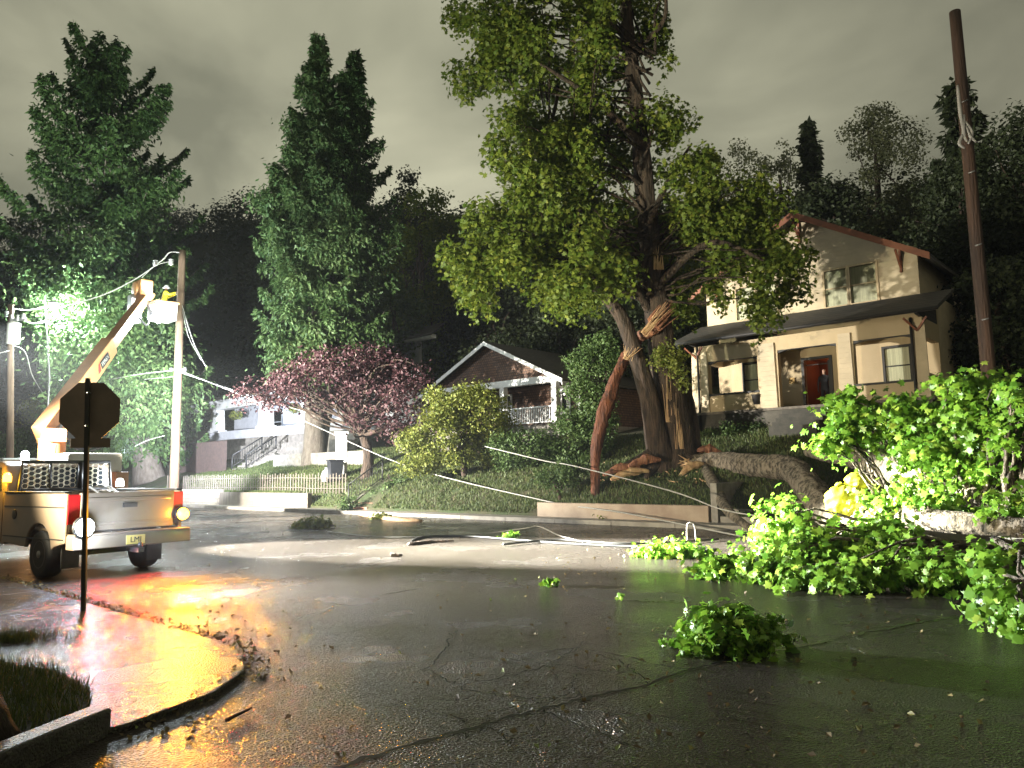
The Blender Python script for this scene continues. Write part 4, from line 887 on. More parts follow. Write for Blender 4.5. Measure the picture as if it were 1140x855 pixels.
def hw(x, y, z): return np.array([8.07 - U[0]*x + NN[0]*y, 32.79 - U[1]*x + NN[1]*y, z])
lamp('hall_light', None, hw(4.5, 4.8, 6.2), (1, .3, .08), 30, 'POINT', rad=.1)
# person in the doorway
J = standJ(((-.27, .02, 1.15), (-.26, -.04, .90)), ((.27, .02, 1.15), (.26, -.04, .90)))
person('person', 'dark silhouetted person standing in the red lit doorway of the cream house', hw(4.5, 2.9, FZ+.0), R(-42), J, dict(mats=[m_dkcloth, m_skin], fn=lambda c: 1 if c.z > 1.53 else 0))
# steps up to the door and path
st_ = MB()
for i in range(5): st_.box(4.0, 5.8, -.2-.34*(i+1), -.2-.34*i, 2.4, FZ-.16-.17*i)
st_.build('porch_steps', mat('dark_step', (.07, .065, .055), (.04, .04, .035), .85, 3, .5), hr)

# ---- bungalow
hb = house_frame('bungalow', (2.70, 37.93), 'brown shingled bungalow with white trimmed gable behind the yellow shrub', 'house')
BF = 4.12; ax_, az2 = -5.43, 8.86; ez2 = 6.4
MB().box(-10.4, -.45, .0, .2, 2.6, BF).box(-10.4, -10.2, .2, 11, 2.6, BF).box(-.65, -.45, .2, 11, 2.6, BF).build('foundation', m_block, hb)
MB().box(-10.4, -.4, .0, 2.5, BF-.08, BF).build('porch_floor', m_wood_grey, hb)
gb = MB(); gb.prism([(-10.2, 6.62), (-.62, 6.62), (ax_, az2-.12)], 'y', .1, .3); gb.build('gable', m_brown_sh, hb)
bm = MB(); bm.box(-10.5, -.5, .0, .35, 6.26, 6.62); bm.build('beam', m_white, hb)
pieces('porch_post', [(x_, x_+.32, .02, .33, BF, 6.26) for x_ in (-.95, -4.6, -10.3)], m_white, hb)
tb_ = MB(); slab(tb_, (ax_-5.5, -.35, ez2-.08), (ax_, -.35, az2+.05), (ax_, -.30, az2+.05), (ax_-5.5, -.30, ez2-.08), .22); slab(tb_, (ax_, -.35, az2+.05), (ax_+5.5, -.35, ez2-.08), (ax_+5.5, -.30, ez2-.08), (ax_, -.30, az2+.05), .22); tb_.build('bargeboard', m_white, hb)
rf = MB(); slab(rf, (ax_-5.5, -.29, ez2-.06), (ax_, -.29, az2+.07), (ax_, 12, az2+.07), (ax_-5.5, 12, ez2-.06), .12); slab(rf, (ax_, -.29, az2+.07), (ax_+5.5, -.29, ez2-.06), (ax_+5.5, 12, ez2-.06), (ax_, 12, az2+.07), .12); ro = rf.build('roof', m_shingle, hb)
MB().tube([(-1.9, 5, 7.0), (-1.9, 5, 8.6)], .07, 8).build('vent_pipe', m_metal, ro)
wall_open(-10.4, -.5, BF, 6.5, 2.5, 2.7, [(-2.75, -1.75, BF, 6.2), (-7.5, -6.0, 4.9, 6.1)]).build('front_wall', m_brown_sh, hb)
pieces('side_wall', [(-.7, -.5, 2.7, 11, BF, 6.3), (-10.4, -10.2, 2.7, 11, BF, 6.3), (-10.2, -.7, 10.8, 11, BF, 6.3)], m_brown_sh, hb)
window(hb, -7.5, -6.0, 4.9, 6.1, 2.5, m_white)
df = MB(); df.box(-2.92, -2.75, 2.42, 2.6, BF, 6.34); df.box(-1.75, -1.58, 2.42, 2.6, BF, 6.34); df.box(-2.75, -1.75, 2.42, 2.6, 6.2, 6.34)
dr = wall_open(-2.75, -1.75, BF, 6.2, 2.5, 2.55, [(-2.6, -2.3, 4.9, 6.0), (-2.2, -1.9, 4.9, 6.0), (-2.6, -1.9, 4.3, 4.75)]); do = df.build('door_frame', m_white, hb); dr.build('door', m_white, do)
MB().box(-2.6, -1.9, 2.53, 2.54, 4.3, 6.0).build('door_pane', m_glass, do)
MB().box(-1.2, -1.0, 2.43, 2.49, 5.2, 5.75).build('notice_board', m_white, hb)
rl = MB(); rl.box(-4.25, -.95, .12, .2, BF+.88, BF+.95); rl.box(-4.25, -.95, .12, .2, BF+.08, BF+.13)
for i in range(26): rl.box(-4.2+i*.125, -4.16+i*.125, .14, .18, BF+.13, BF+.88)
rl.build('porch_railing', m_white, hb)
sp_ = MB(); sp_.box(-.62, -.45, 1.9, 2.1, BF, 6.3); sp_.box(-.5, -.45, .33, 2.0, 6.1, 6.3); sp_.build('side_post', m_white, hb)
lamp('porch_light', None, np.array([2.70 + U[0]*2.8 + NN[0]*1.6, 37.93 + U[1]*2.8 + NN[1]*1.6, 6.0]), (1, .9, .75), 12, 'POINT', rad=.05)

# ---- left white house
hl = house_frame('white_house', (-28.2, 65.8), 'long white house with porch columns lit cold blue behind the purple tree', 'house')
LFz = 4.0
MB().box(1.5, 24, 0, .25, 2.4, 4.66).box(.5, 24, -1.4, 0, 2.4, 3.95).build('foundation', m_conc, hl)
MB().box(3.5, 24, .02, .3, 4.66, 5.35).build('porch_wall', m_white_side, hl)
for x_ in (4.1, 11.9, 17.8, 22.5):
    lc = MB(); lc.prism([(x_-.32, 5.35), (x_+.95, 5.35), (x_+.75, 7.2), (x_-.12, 7.2)], 'y', -.1, .6); lc.box(x_-.5, x_+1.1, -.2, .7, 5.3, 5.5); lc.build('porch_column', m_white, hl)
MB().box(.0, 24.4, -.1, .7, 7.2, 8.0).build('beam', m_white, hl)
wall_open(1.6, 24, 4.6, 8.0, 3.2, 3.4, [(7.0, 9.5, 5.2, 7.0), (13.6, 15.6, 4.7, 7.0), (19, 21, 5.2, 7.0)]).build('front_wall', m_white_side, hl)
for x0, x1 in ((7.0, 9.5), (19, 21)): window(hl, x0, x1, 5.2, 7.0, 3.2, m_white)
MB().box(13.62, 15.58, 3.28, 3.32, 4.7, 7.0).build('door', m_dark, hl)
pieces('side_wall', [(1.6, 1.8, 3.4, 12, 2.4, 8.0), (23.8, 24, 3.4, 12, 2.4, 8.0)], m_white_side, hl)
rf = MB(); slab(rf, (-.6, -.7, 8.0), (25, -.7, 8.0), (25, 5.5, 9.6), (-.6, 5.5, 9.6), .15); rf.build('porch_roof', m_shingle, hl)
us = wall_open(10.5, 24, 8.6, 11.2, 5.6, 5.8, [(12.0, 13.6, 9.4, 10.9), (16, 17.4, 9.4, 10.9), (20, 21.4, 9.4, 10.9)]); us.build('upper_wall', m_white_side, hl)
for x0, x1 in ((12.0, 13.6), (16, 17.4), (20, 21.4)): window(hl, x0, x1, 9.4, 10.9, 5.6, m_white)
MB().box(10.0, 26.0, 4.9, 5.4, 11.15, 11.4).build('eave_board', m_white, hl)
rf = MB(); slab(rf, (9.8, 4.8, 11.4), (26.2, 4.8, 11.4), (23, 9, 13.2), (14, 9, 13.2), .12); rf.build('upper_roof', m_shingle, hl)
# hanging baskets
for x_ in (7.4, 16.2):
    q = np.array([-28.2 - U[0]*x_ + NN[0]*.3, 65.8 - U[1]*x_ + NN[1]*.3, 6.6]); hbk = empty('hanging_basket', q, 0, 'hanging fern basket under the white porch beam, ' + ('nearer the bare pole' if x_ < 10 else 'nearer the spruce trunk'), 'hanging basket', 'hanging baskets on the white porch')
    rg_ = np.random.default_rng(int(x_)); d_ = rand_dirs(rg_, 400) * rg_.random((400, 1)) ** .4 * [.55, .55, .4]
    leaves('foliage', d_, rand_dirs(rg_, 400), .16, TEMPL_QUAD, lf_yellow, rg_, hbk); MB().lathe([(.1, -.35), (.28, -.1)], (0, 0, 0), 12).build('basket', m_dark, hbk); MB().tube([(0, 0, 0), (0, 0, .6)], .012, 4).build('hanger', m_dark, hbk)
lamp('porch_lamp', None, np.array([-28.2 - U[0]*9 + NN[0]*1.8, 65.8 - U[1]*9 + NN[1]*1.8, 7.0]), (.7, .8, 1), 160, 'POINT', rad=.1)
# far left roof
fh = house_frame('distant_house', P(45, 470, 70), 'distant grey house with a pale roof edge left of the boom', 'house'); fz = P(45, 445, 70)[2]
fh.location.z = 0
MB().box(-3, 9, 0, .2, 1.0, fz-.3).box(-3, -2.8, .2, 8, 1, fz-.3).build('wall', mat('grey_siding', (.25, .25, .26), None, .8), fh)
rf = MB(); slab(rf, (-4, -.8, fz-.3), (10, -.8, fz-.3), (9, 4, fz+1.6), (-3, 4, fz+1.6), .2); rf.build('roof', m_shingle, fh)
MB().box(-4, 10, -.9, -.82, fz-.7, fz-.25).build('eave', m_white, fh)
for x0 in (-1, 3): window(fh, x0, x0+1.4, fz-3.0, fz-1.4, 0, m_white)

# ================================================================== YARD: walls, fences, steps, bin
def along(name, s0, s1, t0, t1, z0, z1, m_, label, cat, bev=.02):
    a = ST(s0, t0); o_ = MB(); ln2 = t1 - t0
    o_.box(0, ln2, 0, -(s1-s0), z0, z1) if False else o_.prism([(0, 0), (ln2, 0), (ln2, -(s1-s0)), (0, -(s1-s0))], 'z', z0, z1)
    ob = o_.build(name, m_, bevel=bev); ob.location = (a[0], a[1], 0); ob.rotation_euler = (0, 0, math.atan2(U[1], U[0])); return tag(ob, label, cat)
along('retaining_wall', 1.78, 2.06, WALL_T0, WALL_T1, -.02, .60, mat('wall_concrete', (.42, .33, .25), (.28, .2, .15), .65, 1.2, .5, 30), 'low concrete retaining wall under the broken tree', 'retaining wall')
wd = MB(); wd.prism([(0, 0), (.28, 0), (.28, -2.4), (0, -2.4)], 'z', 0, .3)
o = along('stone_wall', 1.75, 2.1, 32.0, 43.5, -.02, .96, m_stone, 'pale stone block wall beside the bare utility pole', 'stone wall')
o = along('timber_wall', 1.8, 2.05, 23.2, 31.9, -.02, .82, m_wood_grey, 'dark timber retaining wall between the stone wall and the lawn', 'timber wall')
# picket fence
pk = MB(); z_of = lambda t_: float(H(*ST(2.75, t_)[:2]))
nfp = 78
for i in range(nfp):
    t_ = 21.5 + i*.25; q = ST(2.75, t_); z0 = z_of(t_); pk.box(q[0]-.022, q[0]+.022, q[1]-.012, q[1]+.012, z0, z0+.95 + .05*math.sin(i*2.3))
for zz in (.25, .75):
    pk.tube([ST(2.76, 21.5 + i*1.0, z_of(21.5+i*1.0)+zz) for i in range(20)], .018, 4)
tag(pk.build('picket_fence', m_wood_grey), 'thin weathered picket fence running above the roadside walls', 'fence')
dk = MB()
for i in range(40):
    t_ = 40.5 + i*.2; q = ST(6.5, t_); dk.box(q[0]-.05, q[0]+.05, q[1]-.02, q[1]+.02, 1.9, 4.1)
dk.tube([ST(6.55, 40.5, 4.0), ST(6.55, 48.5, 4.0)], .05, 4); tag(dk.build('board_fence', mat('brown_boards', (.06, .035, .028), (.035, .022, .018), .8, 5)), 'brown board fence between the spruce trunk and the white house', 'fence')
# entrance steps to the lawn
sp = empty('garden_steps', ST(1.95, 19.4, 0), math.atan2(U[1], U[0]), 'red concrete garden steps climbing the lawn from the kerb', 'steps')
for i in range(6):
    MB().box(-.62, .62, -(.30*(i+1)), -.30*i + .0, 0.0, .24+.17*i).build('step', m_brick_step, sp, bevel=.01)
cw = MB(); cw.prism([(0, .0), (0, .35), (-1.95, 1.4), (-1.95, 0)], 'x', .64, .76); cw.build('side_wall', m_conc, sp)
hrz = empty('handrail', ST(2.0, 20.2, 0), math.atan2(U[1], U[0]), 'dark iron handrail with thin bars on the left of the garden steps', 'handrail')
mb = MB(); mb.tube([(0, 0, .2), (0, 0, 1.25)], .03, 6); mb.tube([(0, -1.9, 1.1), (0, -1.9, 2.45)], .035, 6); mb.tube([(0, 0, 1.22), (0, -1.9, 2.35)], .03, 6); mb.tube([(0, 0, .45), (0, -1.9, 1.5)], .018, 6)
for i in range(1, 13): f = i/13; mb.tube([(0, -1.9*f, .45+1.05*f), (0, -1.9*f, 1.22+1.13*f)], .01, 4)
mb.build('rail', m_iron, hrz)
# wheelie bin
bw = TG(373, 537); bn = empty('wheelie_bin', bw, R(25), 'dark wheeled bin standing on the lawn between the spruce and the steps', 'bin')
MB().prism([(-.28, .08), (.28, .08), (.36, 1.05), (-.36, 1.05)], 'y', -.34, .34).build('bin_body', m_bin, bn, bevel=.04)
MB().box(-.4, .4, -.4, .36, 1.05, 1.12).box(-.3, .3, .36, .42, 1.0, 1.06).build('lid', m_bin, bn, bevel=.03)
for sx_ in (-1, 1): MB().lathe([(.11, -.03), (.12, 0), (.11, .03)], (.31*sx_, .28, .11), 16, 'x').build('wheel', m_rubber, bn)
bg_ = MB(); bg_.lathe([(.02, .0), (.26, .04), (.3, .3), (.2, .55), (.06, .66), (.1, .74)], (0, 0, 0), 14); o = bg_.build('rubbish_bag', mat('pale_plastic_bag', (.5, .5, .55), None, .3)); o.location = (TG(364, 537) + [0, -.1, .0]).tolist(); tag(o, 'pale rubbish bag leaning beside the dark bin', 'rubbish bag')
# stair with balustrade in front of the white house
ws = S(266, 522, 7.0); we = S(300, 488, 9.0)
sr = empty('porch_stair', (ws[0], ws[1], 2.0), math.atan2(NN[1], NN[0]), 'short stair with dark balustrades leading up to the white house', 'stair')
s1 = MB()
for i in range(6): s1.box(.35*i, .35*(i+1), -.9, .9, 0, .2+.2*i)
s1.build('steps', m_conc, sr)
for sy in (.95, -.95):
    b__ = MB(); b__.tube([(0, sy, 1.1), (2.2, sy, 2.4)], .05, 6); b__.tube([(0, sy, .35), (2.2, sy, 1.6)], .03, 6)
    for i in range(13): b__.tube([(i*.18, sy, .2+i*.11), (i*.18, sy, 1.1+i*.107)], .018 if i % 12 else .06, 4)
    b__.build('balustrade', m_iron, sr)
o = along('garden_wall', 7.4, 7.65, 26.2, 36.0, 1.8, 3.0, m_conc, 'pale low garden wall behind the spruce trunk', 'garden wall')
o = along('entrance_wall', 9.6, 9.9, 16.0, 26.0, 2.2, 3.5, mat('dark_stone', (.14, .12, .1), (.09, .08, .07), .8, 4, .5), 'dark low wall behind the purple leaved tree', 'garden wall')
gp_ = S(380, 530, 4.6); gz = float(H(gp_[0], gp_[1])); gp_ = empty('gate_post', (gp_[0], gp_[1], gz), R(10), 'white gate post standing behind the dark bin', 'gate post')
MB().box(-.28, .28, -.28, .28, -.1, 2.05).build('shaft', m_white, gp_, bevel=.02); MB().box(-.36, .36, -.36, .36, 2.05, 2.2).build('cap', m_white, gp_, bevel=.02)
# steps beside the retaining wall (dark, right of the log)
rs = empty('bank_steps', ST(1.9, 1.1, 0), math.atan2(U[1], U[0]), 'worn concrete steps behind the fallen log, right of the retaining wall', 'steps')
for i in range(7): MB().box(-1.0, 1.0, -.38*(i+1), -.38*i, 0, .3+.2*i).build('step', m_conc, rs, bevel=.01)
tw = MB(); tw.box(1.02, 1.22, -2.6, .1, 0, 1.25); tw.build('side_wall', m_conc, rs)

# ================================================================== TREES
def E3(px, py, Y, rx, rz, dep=.8):
    k_ = Y / FPX; return (P(px, py, Y), (rx*k_, rx*k_*dep, rz*k_))
# ---- left spruce, lit from the street
bs = P(168, 520, 54.0); bs[2] = float(H(bs[0], bs[1])); hs_ = P(100, 60, 54.0)[2] - bs[2]; kx = 54.0 / FPX
offL = [(0, 0, 0), (.2, -28*kx, 0), (.4, -48*kx, 0), (.62, -66*kx, 0), (1, -72*kx, 0)]
spruce('tall ragged spruce with long drooping boughs behind the raised boom', bs, hs_, [(0, 3.2), (.14, 3.9), (.3, 4.9), (.42, 5.3), (.6, 5.9), (.74, 5.8), (.83, 4.9), (.91, 3.2), (.97, 2.0), (1, 1.5)], 11, lf_spruce, density=1.7,
       off=offL, tr=.75, tuft=.95, droop=.42, low=.11, needle=.36, whorl=.95, sparse_top=True, long_max=1.3)
# denser leafy sprays on its lower half
rg_ = np.random.default_rng(4); tL = bpy.data.objects['spruce_tree']
env = [E3(60, 290, 51, 48, 45), E3(110, 300, 51, 55, 60), E3(30, 250, 52, 30, 28), E3(95, 390, 51, 40, 55), E3(150, 400, 51, 45, 60), E3(130, 350, 50.5, 55, 50), E3(185, 440, 51, 22, 45), E3(150, 440, 51, 35, 40), E3(120, 220, 52, 50, 40)]
cc = env_points(rg_, env, 95, .5); p_, n_ = clump_leaves(rg_, cc, 1.0 * rg_.uniform(.5, 1.4, 95), 330, droop=1.4, flat=1.1, gauss=True)
leaves('hanging_sprays', p_ - bs, n_, .34, TEMPL_NEEDLE, lf_spruce_b, rg_, tL, long_axis=rg_.normal(size=p_.shape)*.6 + np.array([0, 0, -1]))
# ---- twin topped spruce in the middle
b2_ = P(350, 512, 46.6); b2_[2] = float(H(b2_[0], b2_[1])); h2 = P(347, 36, 46.6)[2] - b2_[2]; kx = 46.6 / FPX
pr = [(.18, 1.9), (.25, 2.7), (.4, 3.4), (.55, 3.2), (.68, 2.6), (.78, 1.9), (.9, 1.0), (1, .18)]
t2s = spruce('tall twin topped spruce in front of the white house', b2_, h2, pr, 21, lf_spruce_b, density=1.7, off=[(0, 0, 0), (1, -3*kx, 0)], tr=.55, tuft=.75, droop=.3, low=.2, needle=.30, whorl=1.0)
spruce(None, b2_ + [0, .3, 0], h2*.975, pr, 22, lf_spruce, density=1.5, off=[(0, 0, 0), (.15, 12*kx, .3), (.4, 30*kx, .6), (1, 37*kx, .6)], tr=.4, tuft=.75, droop=.3, low=.24, needle=.30, whorl=1.0, parent=t2s)
env = [E3(322, 300, 45, 32, 75), E3(318, 220, 45.5, 24, 50), E3(345, 360, 45, 45, 40), E3(335, 130, 46, 16, 50), E3(310, 380, 45, 18, 30), E3(360, 260, 45, 40, 60)]
cc = env_points(rg_, env, 70, .4); p_, n_ = clump_leaves(rg_, cc, 1. * .55 * rg_.uniform(.5, 1.4, 70), 260, droop=1.2, flat=1.0, gauss=True)
leaves('hanging_sprays', p_ - b2_, n_, .28, TEMPL_NEEDLE, lf_spruce_b, rg_, t2s, long_axis=rg_.normal(size=p_.shape)*.6 + np.array([0, 0, -1]))

# ---- the broken maple
YM = 25.4; mbz = TG(745, 518); base = P(747, 520, mbz[1]); YM = base[1]; base[2] = float(H(base[0], base[1])) - .05
mt = empty('broken_maple', base, 0, 'huge maple with a split trunk and a torn limb still standing on the bank', 'tree')
k_ = YM / FPX
def stem(mb, pts, rads, n=20, furrow=.07, wob=.1, seed=0, k=6):
    p, r = spath(pts, rads, k); mb.tube([a - base for a in p], r, n, wob=wob, seed=seed, furrow=furrow)
tr_ = MB()
stem(tr_, [P(752, 528, YM), P(750, 500, YM), P(746, 450, YM), P(738, 395, YM+.2), P(730, 330, YM+.3), P(722, 250, YM+.3), P(713, 160, YM+.3), P(702, 60, YM+.2), P(692, -40, YM)], [.95, .72, .58, .48, .42, .36, .31, .25, .15], 28, seed=1)
stem(tr_, [P(738, 528, YM-.35), P(734, 505, YM-.4), P(724, 450, YM-.45), P(708, 395, YM-.4), P(690, 350, YM-.4), P(664, 320, YM-.3), P(640, 298, YM), P(629, 265, YM+.1), P(625, 238, YM+.1)], [.6, .44, .34, .28, .23, .17, .12, .09, .04], 22, seed=2)
stem(tr_, [P(770, 530, YM), P(768, 500, YM+.2), P(762, 450, YM+.3), P(750, 400, YM+.4)], [.6, .42, .35, .3], 18, seed=3)
for i, (px, py) in enumerate([(700, 528), (718, 532), (776, 530), (792, 526), (680, 524)]):
    stem(tr_, [P(745+(px-745)*.25, 505, YM-.4), P(745+(px-745)*.6, 517, YM-.7), P(px, py, YM-1.1)], [.3, .22, .06], 10, seed=5+i, k=4)
tr_.build('trunk', m_bark, mt)
lb = MB()
for i, (pp, rr) in enumerate([([(640, 298), (622, 285), (612, 262)], .12), ([(722, 345), (706, 320), (685, 300), (663, 281)], .17), ([(722, 250), (745, 200), (770, 160)], .14), ([(713, 160), (660, 110), (600, 70)], .17), ([(716, 200), (650, 190), (560, 180)], .13),
                              ([(730, 320), (790, 270), (850, 290)], .17), ([(702, 60), (640, 20), (560, 60)], .14), ([(702, 60), (740, 20), (735, -40)], .12), ([(632, 270), (600, 200), (620, 110), (618, 60)], .12), ([(690, 350), (640, 250), (560, 260)], .1), ([(850, 290), (880, 310), (840, 345)], .06)]):
    stem(lb, [P(a, b, YM + .2 * math.sin(i*2.0+j) + (0 if j == 0 else (-1) ** i * .5 * j)) for j, (a, b) in enumerate(pp)], list(np.linspace(rr, .04, len(pp))), 10, .03, seed=20+i)
env = [E3(800, 230, YM-.3, 60, 50), E3(850, 285, YM-.6, 48, 34), E3(760, 210, YM, 46, 60), E3(760, 290, YM+.2, 46, 40), E3(560, 20, YM, 60, 50), E3(640, 290, YM-2.2, 60, 30), E3(600, 190, YM-2, 70, 50), E3(720, 110, YM-1, 30, 80), E3(620, 40, YM, 105, 62), E3(540, 70, YM-.5, 48, 42), E3(705, 60, YM+.4, 46, 75), E3(570, 150, YM-.3, 50, 48), E3(645, 140, YM, 66, 60), E3(700, 170, YM+.6, 36, 60), E3(570, 235, YM-.6, 66, 44), E3(528, 262, YM-1.4, 48, 34), E3(560, 305, YM-1.2, 62, 36),
       E3(632, 240, YM, 58, 55), E3(640, 310, YM+1.2, 46, 26), E3(695, 260, YM+1.8, 52, 55), E3(755, 140, YM+.5, 26, 22), E3(785, 185, YM+.4, 26, 24), E3(770, 245, YM+1.2, 52, 46), E3(828, 265, YM+.9, 44, 40), E3(862, 305, YM, 36, 26), E3(830, 338, YM-.4, 36, 18), E3(765, 315, YM+.9, 36, 30), E3(640, -60, YM, 120, 50)]
rg_ = np.random.default_rng(31)
cc = env_points(rg_, env, 600, .3); rr = .55 * rg_.uniform(.5, 1.5, 600)
def _keep(c, seedk=0):
    v_ = np.array(c) - CAM; zz = v_ @ _fw; px = CX + FPX * (v_ @ _rt) / zz; py = CY - FPX * (v_ @ _up) / zz
    tx = np.interp(py, [-40, 60, 160, 250, 330], [692, 702, 713, 722, 730])
    if abs(px - tx) < 24 and c[1] < YM + .3 and py < 330: return False
    return (math.sin(c[0]*1.9+1) * math.sin(c[2]*1.7) * math.sin(c[1]*1.3+c[0]*.6)) < .33
kk = [i for i in range(len(cc)) if _keep(cc[i])]; cc = cc[kk]; rr = rr[kk]
for i in range(0, 130):
    c = cc[i]; # twig to nearest stem height
    a = P(720 + rg_.uniform(-12, 12), np.clip(525 - (c[2]-base[2])/k_ + 60, 60, 330), YM) if rg_.random() < .7 else P(640, 290, YM)
    q = curve3(a, c, rg_.uniform(-.3, .5), 6, .12, rg_); lb.tube([p - base for p in q], list(np.linspace(.06, .012, 6)), 5)
lb.build('limbs', m_bark, mt)
p_, n_ = clump_leaves(rg_, cc, rr, 165, droop=1.0, up=.5)
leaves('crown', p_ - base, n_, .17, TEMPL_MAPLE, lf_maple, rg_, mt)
# torn wood on the standing trunk
def shards(mb, a, b, n, L_, wd, rg, seed=0, o0=None, spread=.15):
    n = int(n * 2.4)
    """splinters: thin tapering blades along a->b direction from a"""
    a = np.array(a, float); d = np.array(b, float) - a; Ld = np.linalg.norm(d); d /= Ld; s_ = np.cross(d, [0, 1, 0]); s_ /= np.linalg.norm(s_); u_ = np.cross(d, s_)
    for i in range(n):
        o_ = a + s_*rg.normal()*wd + u_*rg.normal()*wd*.5; dd = d + s_*rg.normal()*spread + u_*rg.normal()*spread; ln_ = L_*rg.uniform(.4, 1.1); q = [o_, o_+dd*ln_*.5, o_+dd*ln_]
        mb.tube([x - (o0 if o0 is not None else 0) for x in q], [wd*rg.uniform(.12, .34), wd*rg.uniform(.08, .22), .004], 5, smooth=False)
sh = MB(); shards(sh, P(734, 300, YM-.4), P(734, 280, YM-.4), 7, .8, .12, rg_, o0=base); shards(sh, P(745, 470, YM-.6), P(742, 400, YM-.5), 6, 1.6, .08, rg_, o0=base, spread=.05); shards(sh, P(663, 286, YM), P(655, 277, YM), 4, .3, .05, rg_, o0=base)
shards(sh, P(757, 500, YM-.75), P(752, 440, YM-.6), 5, 1.8, .07, rg_, o0=base, spread=.04); sh.build('torn_wood', m_torn_pale, mt)
# ivy sprays on the trunk
cc = np.array([P(a, b, YM-.9) for a, b in [(742, 385), (752, 395), (757, 410), (748, 402), (735, 392), (760, 425), (730, 400)]]); p_, n_ = clump_leaves(rg_, cc, [.4, .42, .38, .4, .3, .3, .3], 150, droop=1.0); leaves('ivy', p_ - base, n_, .12, TEMPL_QUAD, lf_yellow, rg_, mt)
# ---- leaning broken limb
lb0 = P(661, 526, YM-.9); lb0[2] = float(H(lb0[0], lb0[1])) ; o_ = empty('broken_limb', lb0, 0, 'reddish broken limb leaning on the split trunk with a splintered top', 'broken limb')
m1 = MB(); p, r = spath([lb0 + [0, 0, -.1], P(665, 490, YM-.8), P(676, 450, YM-.7), P(688, 415, YM-.3), P(700, 393, YM+.1), P(716, 373, YM+.1)], [.13, .19, .25, .17, .2, .16], 9); m1.tube([a-lb0 + np.array([.02*math.sin(i_*.7), .02*math.cos(i_*.6), 0]) for i_, a in enumerate(p)], r, 18, wob=.3, seed=4, furrow=.08); m1.build('limb', mat('red_stripped_bark', (.22, .075, .035), (.045, .02, .014), .8, 6, 1.0, 14, (1, 1, .25), bdist=.07), o_)
m1 = MB(); p, r = spath([P(714, 375, YM+.1), P(727, 364, YM-.5), P(741, 350, YM-1.0)], [.2, .24, .1], 5); m1.tube([a-lb0 for a in p], r, 8, wob=.5, seed=9, smooth=False); shards(m1, P(728, 362, YM-1.05), P(750, 338, YM-1.05), 16, 1.0, .14, rg_, o0=lb0, spread=.1); m1.build('splintered_top', m_torn, o_)
m1 = MB(); shards(m1, P(716, 372, YM-1.1), P(748, 336, YM-1.2), 9, 1.25, .07, rg_, o0=lb0, spread=.05); m1.build('pale_splinters', m_torn_pale, o_)
m1 = MB(); shards(m1, P(697, 400, YM-1.25), P(702, 385, YM-1.25), 8, .5, .08, rg_, o0=lb0, spread=.3); m1.build('torn_crotch', m_torn_pale, o_)
# split slabs on the ground at the foot
for i, (a, b, lab) in enumerate([((672, 529), (712, 521), 'reddish split wood slab at the foot of the leaning limb'), ((680, 534), (722, 524), 'lower split wood slab overlapping the grass edge'), ((700, 519), (735, 512), 'short split slab against the trunk foot'), ((756, 531), (783, 516), 'torn slab between the trunk and the fallen log'), ((776, 502), (803, 505), 'pale curled bark slab lying on top of the fallen log butt')]):
    pa_ = P(*a, YM-1.6); pb2 = P(*b, YM-1.2 if i != 4 else YM-.6)
    if i == 4: pa_ = P(*a, YM-.6)
    m1 = MB(); p, r = spath([pa_, (pa_+pb2)/2 + [0, 0, .12], pb2], [.05, .16, .06], 5); m1.tube([q_-pa_ for q_ in p], r, 7, wob=.5, seed=i, smooth=False); o = m1.build('wood_slab', m_torn if i % 2 == 0 else m_torn_pale); o.location = pa_.tolist(); tag(o, lab, 'wood slab', 'torn wood slabs')
# wood chips
m1 = MB(); rr_ = random.Random(3)
for i in range(60):
    px, py = rr_.uniform(665, 790), rr_.uniform(516, 540); q = TG(px, py); a_ = rr_.uniform(0, 3.1); l_ = rr_.uniform(.05, .18); m1.tube([q + [0, 0, .04], q + [l_*math.cos(a_), l_*math.sin(a_), rr_.uniform(.02, .1)]], [.03, .012], 4, smooth=False)
tag(m1.build('wood_chips', m_torn_pale), 'scattered torn wood chips around the broken trunk', 'wood chips', kind='stuff')

# ---- the fallen stem with its crown over the road
fb = P(764, 520, YM-.6); ft = empty('fallen_tree', fb, 0, 'fallen maple stem lying from the bank into the road with its bright leafy crown', 'fallen tree')
lg = [P(762, 518, YM-.5), P(800, 517, YM-1.2), P(850, 517, 22.6), P(882, 523, 21.2), P(903, 547, 19.4), P(926, 572, 17.6), P(960, 583, 15.8), P(1000, 577, 13.6), P(1060, 578, 12), P(1140, 588, 10.8), P(1230, 600, 9.8)]
m1 = MB(); p, r = spath([q_ + [0, 0, .05*math.sin(i_*2.1)] for i_, q_ in enumerate(lg)], [.30, .37, .34, .35, .36, .35, .28, .21, .17, .14, .08], 22); m1.tube([a-fb for a in p], r, 40, wob=.13, seed=6, furrow=.035)
p, r = spath([P(784, 522, YM-1.0), P(798, 545, 22.8), P(806, 562, 21.4), P(818, 576, 20.3), P(838, 590, 19.4)], [.22, .17, .15, .12, .07], 5); m1.tube([a-fb for a in p], r, 12, wob=.15, seed=7)
p, r = spath([P(880, 560, 19), P(905, 560, 18.4), P(935, 572, 16.4)], [.04, .05, .05], 4); m1.tube([a-fb for a in p], r, 8)
p, r = spath([P(900, 503, 20.5), P(950, 510, 18), P(1000, 525, 15.5), P(1050, 548, 13.5), P(1150, 560, 11.5)], [.14, .24, .27, .2, .1], 14); m1.tube([a-fb for a in p], r, 16, wob=.12, seed=8, furrow=.04)
p, r = spath([P(960, 583, 15.8), P(1010, 600, 12.6), P(1070, 612, 11), P(1150, 606, 9.9)], [.2, .15, .12, .08], 6); m1.tube([a-fb for a in p], r, 12, wob=.1, seed=18)
m1.build('stem', m_bark_grey, ft)
